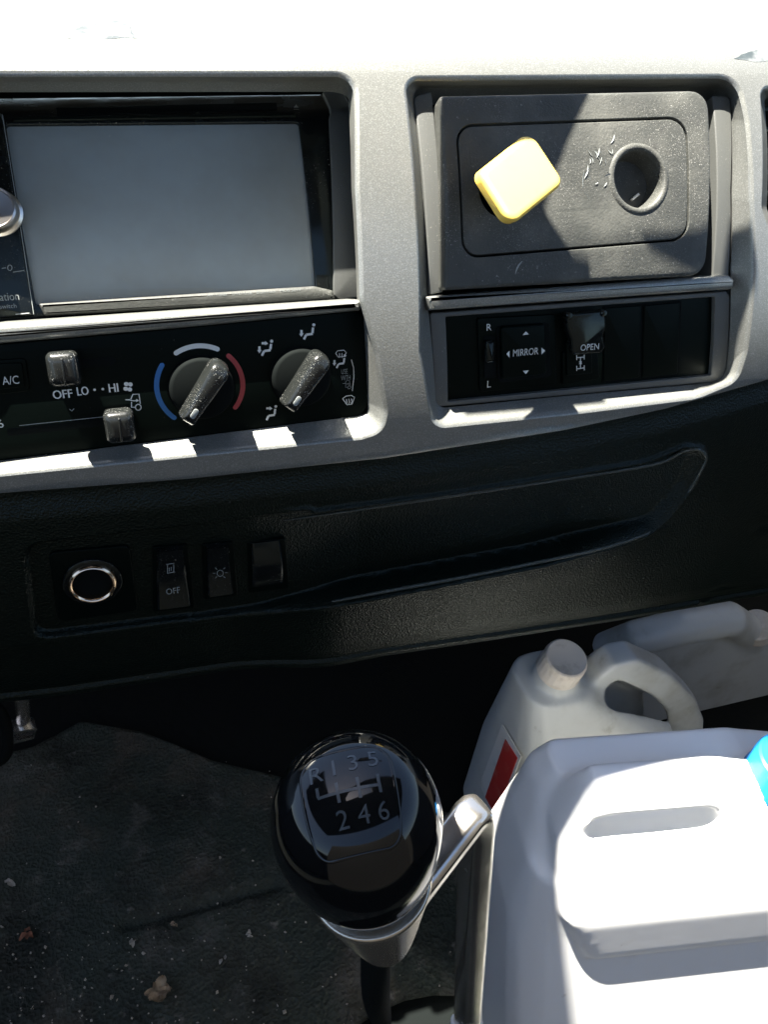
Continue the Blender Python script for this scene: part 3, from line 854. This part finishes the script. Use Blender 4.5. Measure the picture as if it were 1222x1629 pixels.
# added worn bead, lighter and glossier to paint the tray rim's highlight
MT['lip'] = mat('worn_highlight_bead', (.040, .050, .042), .28, 0, [('v', 900, .5, .0008)], spec=.6)
bead = catmull([(430, 974), (520, 958), (620, 939), (740, 917), (860, 893), (960, 871), (1030, 848), (1062, 825), (1090, 790), (1113, 752), (1123, 728), (1113, 715), (1088, 717), (1040, 738), (900, 761), (700, 791), (560, 812), (450, 828)], 8)
bn = np.array([lowN(x, y) for x, y in bead])
for _ in range(12): bn[1:-1] = (bn[:-2] + bn[1:-1] * 2 + bn[2:]) / 4
bp_ = [(*at(x, y, float(n)), float(n) + .35) for (x, y), n in zip(bead, bn)]
b = MB(); b.tube(bp_, [1.35 * min(1, .15 + min(i, len(bp_) - 1 - i) / 20) for i in range(len(bp_))], 12)
b.build('tray_lip_highlight', MT['lip'], dash, M, smooth=80)
n0 = lowN(150, 935)
sk = thing('lighter_socket', rootpt(150, 970, n0), 'round power socket with bright chrome ring on black square plate', 'power socket')
panel('plate', [(76, 880), (205, 868), (220, 972), (92, 990)], n0 - 3, n0 + 2, MT['panel'], sk, 4, .8)
c = at(147, 931, n0 + 6)
b = MB(); b.lathe(c, [(16.5, n0 + 1.9), (16.3, n0 + 3.6), (15.4, n0 + 4.2), (13.2, n0 + 4.0)], 64, cap=False); b.build('collar', MT['gloss'], sk, M)
b = MB(); b.lathe(c, [(13.4, n0 + 2), (13.4, n0 + 5.2), (13.0, n0 + 6.1), (12.1, n0 + 6.7), (11.2, n0 + 6.2), (10.8, n0 + 5.4), (10.6, n0 + 2.2)], 72, cap=False); b.build('ring', MT['chrome'], sk, M)
b = MB(); b.lathe(c, [(10.6, n0 + 2.1), (.2, n0 + 2.1)], 48); b.build('socket_well', MT['void'], sk, M)
def rocker(px, n_, lab, kind):
    xs = [p[0] for p in px]; ys = [p[1] for p in px]
    t_ = thing('rocker_switch' if kind else 'switch_blank', rootpt(sum(xs) / 4, max(ys), n_), lab, 'switch')
    panel('housing', [(px[0][0] - 7, px[0][1] - 6), (px[1][0] + 7, px[1][1] - 6), (px[2][0] + 7, px[2][1] + 6), (px[3][0] - 7, px[3][1] + 6)], n_ - 3, n_ + 1.6, MT['panel'], t_, 1.5, .5)
    b = MB(); lp = ats(px, n_ + 5)
    # rocker face dished between its two ends
    A_, B_, C_, D_ = [Vector(p) for p in lp]
    rows = []
    for i in range(13):
        t = i / 12; z = n_ + 3.2 + 3.4 * abs(2 * t - 1) ** 1.6 if kind else n_ + 3.0 + 4.0 * math.sin(t * math.pi)
        rows.append([(*(A_.lerp(D_, t).lerp(B_.lerp(C_, t), s)), z - (1.2 if s in (0, 1) else 0)) for s in (0, .06, .12, .5, .88, .94, 1)])
    for i in range(12): b.strip(rows[i + 1], rows[i], False)
    for e in (0, 6): b.strip([r[e] for r in rows], [(r[e][0], r[e][1], n_) for r in rows], False)
    b.strip(rows[0], [(x, y, n_) for x, y, z in rows[0]], False); b.strip([(x, y, n_) for x, y, z in rows[-1]], rows[-1], False)
    r = b.build('rocker', MT['gloss'], t_, M, smooth=50)
    return t_, r
n1 = lowN(275, 915)
t_, r = rocker([(249, 877), (291, 872), (303, 961), (250, 968)], n1, 'black rocker switch marked OFF next to the power socket', True)
lettering('OFF', 275, 940, 9.5, n1 + 6.0, MT['dim'], r, wpx=22)
strokes([[(264, 898), (277, 896)], [(265, 912), (278, 910)], [(266, 899), (266, 911)], [(276, 898), (276, 910)], [(269, 903), (269, 909)], [(272, 902), (272, 908)]], 1.3, n1 + 5.6, MT['dim'], r)
n2 = lowN(350, 905)
t_, r = rocker([(328, 872), (364, 868), (371, 942), (331, 948)], n2, 'black rocker switch with small light symbol between two others', True)
strokes([arc_px(350, 912, 5, 5, 0, 360, 12), [(342, 912), (338, 912)], [(358, 911), (362, 911)], [(345, 906), (342, 903)], [(355, 905), (358, 903)], [(345, 917), (342, 920)], [(355, 917), (358, 919)]], 1.2, n2 + 4.2, MT['dim'], r)
n3 = lowN(425, 900)
rocker([(400, 868), (447, 863), (453, 930), (402, 938)], n3, 'curved blank black switch at the end of the lower row', False)

# ------------------------------------------------------------------ gear lever
KC = atd(586, 1384, .300)                     # foot of the knob
KT = atd(552, 1240, .252)
AX = (KT - KC).normalized()
BX = (RW.col[0] - AX * RW.col[0].dot(AX)).normalized()
rot = math.radians(11)
BYv = AX.cross(BX)
BX, BYv = BX * math.cos(rot) + BYv * math.sin(rot), BYv * math.cos(rot) - BX * math.sin(rot)
KP = [(11.5, -12), (15.4, -9.5), (18.4, -4), (22.2, 6), (25.0, 16), (26.6, 26), (26.7, 34), (25.1, 42), (21.8, 48.8), (17.5, 53.4), (12, 56.2), (6, 57.5), (.4, 57.8)]
def kpos(x, y, z): return KC + (BX * x + BYv * y + AX * z) * .001
KPS = catmull(KP)
def ktop(r):
    for i in range(len(KPS) - 1, 0, -1):
        if KPS[i - 1][0] >= r >= KPS[i][0] and KPS[i][1] > 36:
            t = (r - KPS[i][0]) / max(1e-6, KPS[i - 1][0] - KPS[i][0]); return KPS[i][1] * (1 - t) + KPS[i - 1][1] * t
    return 57.8
gl = thing('gear_lever', atz(745, 1700, .0), 'glossy black gear knob on a bent steel lever', 'gear lever')
b = MB(); b.lathe((0, 0), KPS, 96); kn = b.build('knob', MT['knobblack'], gl, kpos, smooth=80)
b = MB(); b.lathe((0, 0), catmull([(5, -58), (8.5, -57), (10.5, -53), (14.2, -38), (17.6, -22), (19.6, -13), (20.6, -8.6), (21.0, -6.4), (20.4, -4.8), (17.6, -4.6)], 4), 72, cap=False)
b.build('collar', MT['collar'], gl, kpos, smooth=60)
KARC = [(0.0, 0.0, 57.8)]
for r_, z_ in KPS[::-1]:
    a_, r0_, z0_ = KARC[-1]; KARC.append((a_ + math.hypot(r_ - r0_, z_ - z0_), r_, z_))
def kmap(x, y, n):
    y -= 5.0
    d = math.hypot(x, y); i = 1
    while i < len(KARC) - 2 and KARC[i][0] < d: i += 1
    (a0, r0, z0), (a1, r1, z1) = KARC[i - 1], KARC[i]
    t = (d - a0) / max(1e-6, a1 - a0)
    r, z = r0 + (r1 - r0) * t, z0 + (z1 - z0) * t
    q = Vector((r1 - r0, z1 - z0)).normalized()
    r += -q.y * n; z += q.x * n
    return kpos(r * x / max(d, 1e-6), r * y / max(d, 1e-6), z)
def kflat(v, f, cx, cy, h, w=None, m=None):
    x0, x1 = min(p[0] for p in v), max(p[0] for p in v); y0, y1 = min(p[1] for p in v), max(p[1] for p in v)
    s = h / (y1 - y0)
    b = MB(); b.add([(cx + (p[0] - (x0 + x1) / 2) * s, cy + (p[1] - (y0 + y1) / 2) * s, .18) for p in v], f)
    return b.build('numeral', MT['engrave'], kn, kmap, smooth=0)
for ch, x, y in (('R', -8.6, 7.6), ('1', -3.2, 8.2), ('3', 2.6, 8.6), ('5', 8.6, 8.8), ('2', -3.2, -7.8), ('4', 3.0, -7.6), ('6', 8.8, -7.4)):
    kflat(*text_mb(ch), x, y, 5.3)
b = MB(); k = 0
for ln in ([(-9, 3.2), (-9, 0), (9, 0), (9, 3.4)], [(-3.2, 3.2), (-3.2, -3)], [(3, 3.4), (3, -3)], [(9, .6), (9, -2.4)]):
    fine = []
    for i in range(len(ln) - 1):
        for j in range(6): fine.append(tuple(Vector(ln[i]).lerp(Vector(ln[i + 1]), j / 6)))
    fine.append(ln[-1]); b.ribbon(fine, .95, .15 + k * .02); k += 1
b.build('shift_pattern', MT['engrave'], kn, kmap, smooth=0)
lp = rounded([(-13.5, -18), (13.5, -18), (14, 14), (-14, 14)], [5, 5, 7, 7], 8)
fine = []
for i in range(len(lp)):
    p, q = Vector(lp[i]), Vector(lp[(i + 1) % len(lp)])
    m_ = max(1, int((q - p).length / 2))
    for j in range(m_): fine.append(tuple(p.lerp(q, j / m_)))
ring = [inset(ccw(fine), d) for d in (-.5, 0, .5)]
b = MB(); b.rings([[(x, y, z) for x, y in r] for r, z in zip(ring, (.02, .28, .02))]); b.build('plate_rim', MT['knobblack'], kn, kmap, smooth=80)
# bent steel lever
bend = atd(760, 1283, .345)
foot = kpos(0, 0, -46)
low = atd(742, 1660, .56)
dn = (low - bend).normalized()
base = bend + dn * ((bend.z - .01) / -dn.z)
pth = []
d0 = (bend - foot)
for t in (0, .2, .4, .6, .8): pth.append(foot + d0 * t)
for i in range(1, 8):
    t = i / 8; p0 = foot + d0 * .88; p2 = bend + dn * .022
    pth.append(p0 * (1 - t) ** 2 + (bend + Vector((0, 0, .004))) * 2 * t * (1 - t) + p2 * t * t)
for t in (.03, .06, .1, .2, .35): pth.append(bend + dn * t)
pth.append(base)
sec = rounded([(-.95, -1.12), (.95, -1.12), (.95, 1.12), (-.95, 1.12)], .6, 5)
b = MB(); b.tube(pth, .0062, sec=sec); b.build('shaft', MT['steel'], gl, smooth=50)
b = MB(); wp = bend + dn * .215; b.tube([wp - dn * .006, wp, wp + dn * .006], [.0074, .0079, .0074], sec=sec); b.build('tape_band', MT['label_white'], gl)
b = MB(); bp = Vector((base.x, base.y, 0))
b.rings([[bp + Vector((r * math.cos(a_ * math.pi / 16), r * math.sin(a_ * math.pi / 16), z)) for a_ in range(32)] for r, z in ((.150, .002), (.146, .020), (.135, .026), (.095, .030), (.085, .04), (.05, .046), (.04, .062), (.016, .068))])
b.build('boot', MT['void'], gl, smooth=60)
# dark cable hanging under the knob
b = MB(); p0 = kpos(-2, 4, -52)
b.tube(catmull([p0, atd(598, 1580, .40), atd(606, 1620, .55), atz(612, 1660, .004)], 6), [.006] * 19)
tag(b.build('knob_cable', MT['void'], None), 'dark thin cable hanging from under the gear knob to the mat', 'cable')

# ------------------------------------------------------------------ jugs
def hull_bm(pts):
    bm = bmesh.new()
    for p in pts: bm.verts.new(p)
    r = bmesh.ops.convex_hull(bm, input=bm.verts)
    junk = [g for g in r['geom_interior'] if isinstance(g, bmesh.types.BMVert)]
    if junk: bmesh.ops.delete(bm, geom=junk, context='VERTS')
    me = bpy.data.meshes.new('hull'); bm.to_mesh(me); bm.free(); return me
def rr_ring(x0, x1, y0, y1, z, ch, k=3):
    lp = rounded([(x0, y0), (x1, y0), (x1, y1), (x0, y1)], ch, k)
    return [(x, y, z) for x, y in lp]
def moulded(name, solids, cuts, mtx, voxel, m, parent, smooth_it=6):
    """blow-moulded shell: union of hulls minus cuts, remeshed and softened"""
    bm = bmesh.new()
    for s in solids:
        bm.from_mesh(s)
    me = bpy.data.meshes.new(name); bm.to_mesh(me); bm.free()
    o = bpy.data.objects.new('tmp', me); COL.objects.link(o)
    r0 = o.modifiers.new('r0', 'REMESH'); r0.mode = 'VOXEL'; r0.voxel_size = voxel
    tmp = []
    for i, c in enumerate(cuts):
        co_ = bpy.data.objects.new('cut', c); COL.objects.link(co_); tmp.append(co_)
        bo = o.modifiers.new('b%d' % i, 'BOOLEAN'); bo.operation = 'DIFFERENCE'; bo.object = co_; bo.solver = 'FAST'
    r = o.modifiers.new('r', 'REMESH'); r.mode = 'VOXEL'; r.voxel_size = voxel
    s = o.modifiers.new('s', 'SMOOTH'); s.factor = .5; s.iterations = smooth_it
    dg = bpy.context.evaluated_depsgraph_get(); dg.update()
    res = bpy.data.meshes.new_from_object(o.evaluated_get(dg))
    res.transform(mtx)
    bpy.data.objects.remove(o)
    for c in tmp: bpy.data.objects.remove(c)
    res.name = name
    return link(name, res, m, parent, smooth=180)
def tube_solid(pts, r, seg=12):
    b = MB(); b.tube(pts, r, seg)
    bm = bmesh.new(); bv = [bm.verts.new(p) for p in b.v]
    for f in b.f: bm.faces.new([bv[i] for i in f])
    bmesh.ops.recalc_face_normals(bm, faces=bm.faces)
    me = bpy.data.meshes.new('tube'); bm.to_mesh(me); bm.free(); return me
def cap(name, c, axis, r, h, m, parent, ribs=0):
    axis = axis.normalized()
    x = axis.orthogonal().normalized(); y = axis.cross(x)
    b = MB(); seg = 96 if ribs else 56
    rs = []
    for rr, z in ((r * .97, 0), (r, .06 * h), (r, .22 * h), (r * .965, .27 * h), (r * .97, .85 * h), (r * .93, .96 * h), (r * .86, h), (r * .8, h * .985), (.02 * r, h * .975)):
        rs.append([c + x * (rr * (1 + (ribs * (.5 if k % 4 < 2 else -.5) if .25 * h < z < .9 * h else 0)) * math.cos(2 * math.pi * k / seg)) + y * (rr * (1 + (ribs * (.5 if k % 4 < 2 else -.5) if .25 * h < z < .9 * h else 0)) * math.sin(2 * math.pi * k / seg)) + axis * z for k in range(seg)])
    b.rings(rs, cap1=True)
    return b.build(name, m, parent, smooth=35)

# near white canister
jw = thing('jug', (.30, .22, 0), 'large bright white plastic canister with moulded handle slot and blue cap', 'jug', 'plastic jugs on the cab floor')
yaw = math.radians(-9.8)
JM = Matrix.Translation((.23, .228, 0)) @ Matrix.Rotation(yaw, 4, 'Z') @ Matrix.Scale(.001, 4)
S = []
S.append(hull_bm(rr_ring(-8, 225, -152, 60, 2, 26) + rr_ring(-20, 228, -116, 66, 110, 30) + rr_ring(-30, 230, -50, 70, 284, 30) + rr_ring(-25, 228, -34, 56, 345, 24)))
S.append(hull_bm(rr_ring(-25, 226, -28, 56, 340, 24) + rr_ring(-18, 180, 4, 48, 378, 12) + rr_ring(-8, 126, 14, 43, 396, 8)))
S.append(hull_bm(rr_ring(10, 226, -59, 20, 290, 12) + rr_ring(-10, 224, -52, 20, 328, 14) + rr_ring(-14, 190, -24, 20, 376, 10) + rr_ring(-2, 96, -10, 8, 412, 6) + rr_ring(4, 88, -6, 6, 421, 4)))
S.append(hull_bm([(134 + 22 * math.cos(k), -2 + 22 * math.sin(k), z) for k in np.linspace(0, 6.283, 14)[:-1] for z in (360, 402)]))
C = [hull_bm([(x + 10 * math.cos(k), y, 387 + z_ + 8.5 * math.sin(k)) for x, z_ in ((12, 0), (28, 2.5), (48, 0), (66, 2.5), (80, 1)) for k in np.linspace(0, 6.283, 16)[:-1] for y in (-70, -6)])]
moulded('body', S, C, JM, 2.4, MT['jug_white'], jw, 9)
cap('screw_cap', JM @ Vector((135, -2, 394)), Vector((.05, -.05, 1)), .0225, .028, MT['cap_blue'], jw, .008)

# cloudy jug with loop handle behind it
jb = thing('jug', (.37, .41, 0), 'cloudy grey jug with loop handle, white cap and red label behind the canister', 'jug', 'plastic jugs on the cab floor')
Y2 = .40
cp = aty(889, 1062, Y2); hA = aty(948, 1072, Y2); hB = aty(1000, 1046, Y2); hC = aty(1068, 1078, Y2 - .005); hD = aty(1095, 1126, Y2 - .012); hE = aty(1084, 1200, Y2 - .012)
I4 = Matrix.Identity(4)
zc = cp.z
S = [hull_bm([(x, y, z) for x, y, z in rr_ring(.300, .472, .335, .465, .004, .03)] + rr_ring(.288, .480, .330, .470, .03, .035) + rr_ring(.292, .476, .333, .467, zc - .14, .035) + rr_ring(.292, .455, .345, .455, zc - .080, .035) + rr_ring(cp.x - .034, cp.x + .028, .372, .436, zc - .016, .022)),
     tube_solid([cp - Vector((0, 0, .05)), cp], .021)]
HO = [(925, 1085), (945, 1058), (968, 1040), (1004, 1032), (1058, 1056), (1098, 1096), (1111, 1130), (1107, 1175), (1098, 1250), (940, 1250)]
hm = bmesh.new(); front = [hm.verts.new(aty(x, y, Y2) + Vector((0, -.014, 0))) for x, y in HO]; rear = [hm.verts.new(aty(x, y, Y2) + Vector((0, .014, 0))) for x, y in HO]
hm.faces.new(front); hm.faces.new(rear[::-1])
for k in range(len(HO)):
    k2 = (k + 1) % len(HO); hm.faces.new((front[k2], front[k], rear[k], rear[k2]))
bmesh.ops.recalc_face_normals(hm, faces=hm.faces)
hme = bpy.data.meshes.new('hull'); hm.to_mesh(hme); hm.free(); S.append(hme)
HH = [(963, 1094), (984, 1080), (1038, 1105), (1062, 1132), (1062, 1156), (1045, 1166), (1006, 1166), (978, 1144), (961, 1114)]
C = [hull_bm([tuple(aty(x, y, Y2 - .03)) for x, y in HH] + [tuple(aty(x, y, Y2 + .022)) for x, y in HH])]
moulded('body', S, C, I4, .0024, MT['jug_grey'], jb, 16)
cap('screw_cap', cp + Vector((0, 0, -.004)), Vector((.06, -.22, 1)), .0205, .024, MT['cap_white'], jb, .018)
# label wrapped over its near left corner
def atx(px, py, x):
    d = ray(px, py); return CAM + d * ((x - CAM.x) / d.x)
def slip(name, pts, x, m, par):
    b = MB(); lp = [atx(px, py, x) for px, py in pts]
    b.rings([[p + Vector((.001, 0, 0)) for p in lp], lp], True, True)
    return b.build(name, m, par, smooth=0)
lw = slip('label', [(799, 1152), (829, 1204), (812, 1250), (786, 1304), (758, 1262)], .2894, MT['label_white'], jb)
slip('red_panel', [(804, 1176), (823, 1206), (789, 1298), (772, 1268)], .2888, MT['label_red'], lw)
# third jug, half hidden at the edge
jc = thing('jug', (.60, .52, 0), 'cloudy grey jug lying tilted under the dash at the picture edge', 'jug', 'plastic jugs on the cab floor')
Y3 = .52
def p3(px, py, dy=0): return aty(px, py, Y3 + dy)
cp3 = p3(1222, 1000)
S = [hull_bm([tuple(p3(x, y, d)) for x, y in ((985, 1040), (1090, 1000), (1180, 990), (1300, 1000), (1320, 1090), (1222, 1095), (1110, 1160), (1000, 1180), (940, 1090)) for d in (-.022, .09)] + [tuple(p3(x, y, .045)) for x, y in ((975, 1020), (1310, 990))]),
     tube_solid([p3(960, 1035, -.01), p3(1010, 1016, -.03), p3(1080, 998, -.035), p3(1160, 984, -.035), p3(1185, 1000, -.015), p3(1200, 1030, .01)], .021),
     tube_solid([p3(1200, 1030, .03), p3(1203, 1004, -.01)], .020)]
moulded('body', S, [], I4, .003, MT['jug_grey'], jc, 12)
cap('screw_cap', p3(1203, 1003, -.016), ray(1221, 980) * -1 + Vector((.1, .1, .5)), .021, .024, MT['cap_white'], jc)

# ------------------------------------------------------------------ floor mat
edge = [atz(x, y, 0) for x, y in ((-120, 1230), (55, 1192), (130, 1152), (225, 1168), (335, 1212), (450, 1240), (700, 1290), (800, 1330))]
eu_, ev_ = np.array([p.x for p in edge]), np.array([p.y for p in edge])
mx_, my_ = 240, 150
X0 = np.linspace(-.45, .62, mx_)
b = MB()
g = np.random.default_rng(7)
ph = g.uniform(0, 6.28, (14, 3)); kk = g.uniform(6, 55, (14, 2)) * g.choice([-1, 1], (14, 2))
top_y = np.interp(X0, eu_, ev_)
cr0, cr1 = atz(200, 1480, 0), atz(440, 1418, 0)
for j in range(my_):
    t = j / (my_ - 1)
    for i in range(mx_):
        y = top_y[i] * (1 - t) + (-.1) * t; x = X0[i]
        z = .012 + sum(.0016 * 14 / abs(kk[q, 0]) * math.sin(kk[q, 0] * x + kk[q, 1] * y + ph[q, 0]) for q in range(14)) * .6
        dx, dy = cr1.x - cr0.x, cr1.y - cr0.y
        s = max(0, min(1, ((x - cr0.x) * dx + (y - cr0.y) * dy) / (dx * dx + dy * dy)))
        dd = math.hypot(x - cr0.x - s * dx, y - cr0.y - s * dy)
        z -= .010 * math.exp(-(dd / .0045) ** 2)
        if j == 0: z = -.003
        b.v.append((x, y, z))
b.f = [(j * mx_ + i, (j + 1) * mx_ + i, (j + 1) * mx_ + i + 1, j * mx_ + i + 1) for j in range(my_ - 1) for i in range(mx_ - 1)]
mo = b.build('floor_mat', MT['matt'], None, smooth=180)
tag(mo, 'dirty black rubber mat covering the cab floor with grit and stains', 'floor mat')
# crumbs nobody could count
b = MB()
for k in range(260):
    px = random.uniform(0, 720); py = 1629 - 430 * random.random() ** 1.6
    if random.random() < .5: px = random.gauss(120, 160); py = random.gauss(1560, 60)
    p = atz(px, py, .014); r = random.uniform(.0005, .0016) * (1.5 if random.random() < .08 else 1)
    a_ = random.uniform(0, 6.28); e = random.uniform(.4, 1)
    x_, y_ = Vector((math.cos(a_), math.sin(a_), 0)) * r, Vector((-math.sin(a_), math.cos(a_), 0)) * r * e
    z_ = Vector((0, 0, r * .6))
    b.add([p - x_ - z_, p + y_ - z_, p + x_ - z_, p - y_ - z_, p + z_ * 2 + x_ * .2], [(0, 1, 4), (1, 2, 4), (2, 3, 4), (3, 0, 4)])
cr = b.build('crumbs', MT['crumb'], None, smooth=0)
cr['kind'] = 'stuff'; cr['label'] = 'pale grit and crumbs scattered over the mat'
def scrap(name, px, py, size, m, lab, cat, k=5):
    """crumpled flake: a few warped leaves of material"""
    b = MB(); c = atz(px, py, .016)
    for q in range(k):
        a_ = random.uniform(0, 6.28); o_ = c + Vector((math.cos(a_), math.sin(a_), 0)) * size * .45 * random.random() ** .5 + Vector((0, 0, random.uniform(0, size * .25)))
        a_ = random.uniform(0, 6.28)
        ax_ = Vector((math.cos(a_), math.sin(a_), random.uniform(-.4, .4))).normalized(); ay_ = ax_.cross(Vector((0, 0, 1))).normalized()
        rows = []
        for i in range(6):
            s = i / 5 - .5; w = size * .22 * (1 - (2 * s) ** 2 * .8) * random.uniform(.8, 1.2)
            rows.append([o_ + ax_ * (s * size * .8) + ay_ * (t * w) + Vector((0, 0, size * .18 * (abs(t) + math.sin(5 * s + q)))) for t in (-1, -.3, .4, 1)])
        for i in range(5): b.strip(rows[i], rows[i + 1], False)
    return tag(b.build(name, m, None, smooth=50), lab, cat)
scrap('leaf_scrap', 252, 1578, .020, MT['leaf'], 'crumpled tan leaf scrap near the bottom edge of the mat', 'scrap', 7)
scrap('leaf_scrap', 40, 1487, .011, MT['rust'], 'reddish brown flake on the mat beside the pale stain', 'scrap', 4)
scrap('leaf_scrap', 12, 1404, .012, MT['crumb'], 'pale twisted thread at the edge of the mat', 'scrap', 2)
scrap('leaf_scrap', 214, 1497, .008, MT['crumb'], 'small white flake next to the slit in the mat', 'scrap', 2)
scrap('leaf_scrap', 278, 1470, .006, MT['leaf'], 'small yellowish flake above the slit in the mat', 'scrap', 3)
scrap('leaf_scrap', 350, 1366, .004, MT['crumb'], 'single small white crumb in the middle of the mat', 'scrap', 3)
scrap('leaf_scrap', 400, 1487, .007, MT['crumb'], 'grey white crumb cluster below the gear knob', 'scrap', 3)
scrap('leaf_scrap', 355, 1528, .007, MT['crumb'], 'thin pale crumb between leaf scrap and gear knob', 'scrap', 2)

# ------------------------------------------------------------------ pedal gear at the left edge
pd = thing('pedal', atz(20, 1170, 0), 'worn metal pedal with dark rubber hose at the left edge', 'pedal')
b = MB()
pa = [atz(x, y, .10) for x, y in ((12, 1148), (52, 1140), (58, 1158), (16, 1166))]
b.rings([[p - Vector((0, 0, .004)) for p in pa], pa], True, True); b.build('pad', MT['steel'], pd)
pa = [atz(x, y, .085) for x, y in ((16, 1168), (56, 1160), (52, 1172), (20, 1180))]
b = MB(); b.rings([[p - Vector((0, 0, .004)) for p in pa], pa], True, True); b.build('bracket', MT['steel'], pd)
b = MB(); b.tube([atz(34, 1100, .17), atz(36, 1125, .13), atz(36, 1145, .102)], .007); b.build('arm', MT['steel'], pd)
b = MB(); b.tube(catmull([atz(-40, 1120, .16), atz(-5, 1128, .15), atz(10, 1160, .13), atz(8, 1200, .11), atz(-12, 1215, .10)], 6), .006); b.build('hose', MT['void'], pd)
b = MB(); b.tube(catmull([atz(-20, 1010, .33), atz(2, 1034, .32), atz(18, 1052, .31), atz(32, 1063, .30), atz(48, 1085, .28)], 5), .0022)
tag(b.build('control_cable', MT['steel'], None), 'thin bare cable curving down under the dash at the left edge', 'cable')
b = MB(); pa = [aty(x, y, .42) for x, y in ((-60, 1020), (48, 1024), (40, 1050), (18, 1080), (-60, 1060))]
b.rings([[p + Vector((0, .01, 0)) for p in pa], pa], True, True)
tag(b.build('column_shroud', MT['grey'], None), 'dull grey shroud piece under the dash corner', 'shroud')

# ------------------------------------------------------------------ grey patches on the dash top, the left one a painted reflection
def grey_patch(pts, lab, seed):
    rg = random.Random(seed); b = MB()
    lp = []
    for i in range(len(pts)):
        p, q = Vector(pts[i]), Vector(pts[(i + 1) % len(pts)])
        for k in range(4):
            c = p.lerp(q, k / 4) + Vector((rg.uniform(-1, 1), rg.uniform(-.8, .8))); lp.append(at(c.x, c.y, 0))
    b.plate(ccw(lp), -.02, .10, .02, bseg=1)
    return tag(b.build('dash_top_patch', MT['grey_patch'], None, M, smooth=20), lab, 'patch')
MT['grey_patch'] = mat('patch_grey', (.035, .045, .047), .5, stain=[(60, .42, .62, (.16, .17, .17), .9)])  # on the left patch this grey stands in for a faint reflection
grey_patch([(75, 58), (95, 52), (112, 50), (130, 42), (150, 36), (168, 31), (190, 33), (205, 40), (210, 52), (222, 62), (180, 61), (140, 64), (100, 60)], 'grey patch painting a faint reflection on the dash top above the stereo', 3)
grey_patch([(1168, 93), (1185, 85), (1205, 80), (1222, 83), (1240, 95), (1200, 99)], 'small grey patch on the dash top near the picture edge', 5)
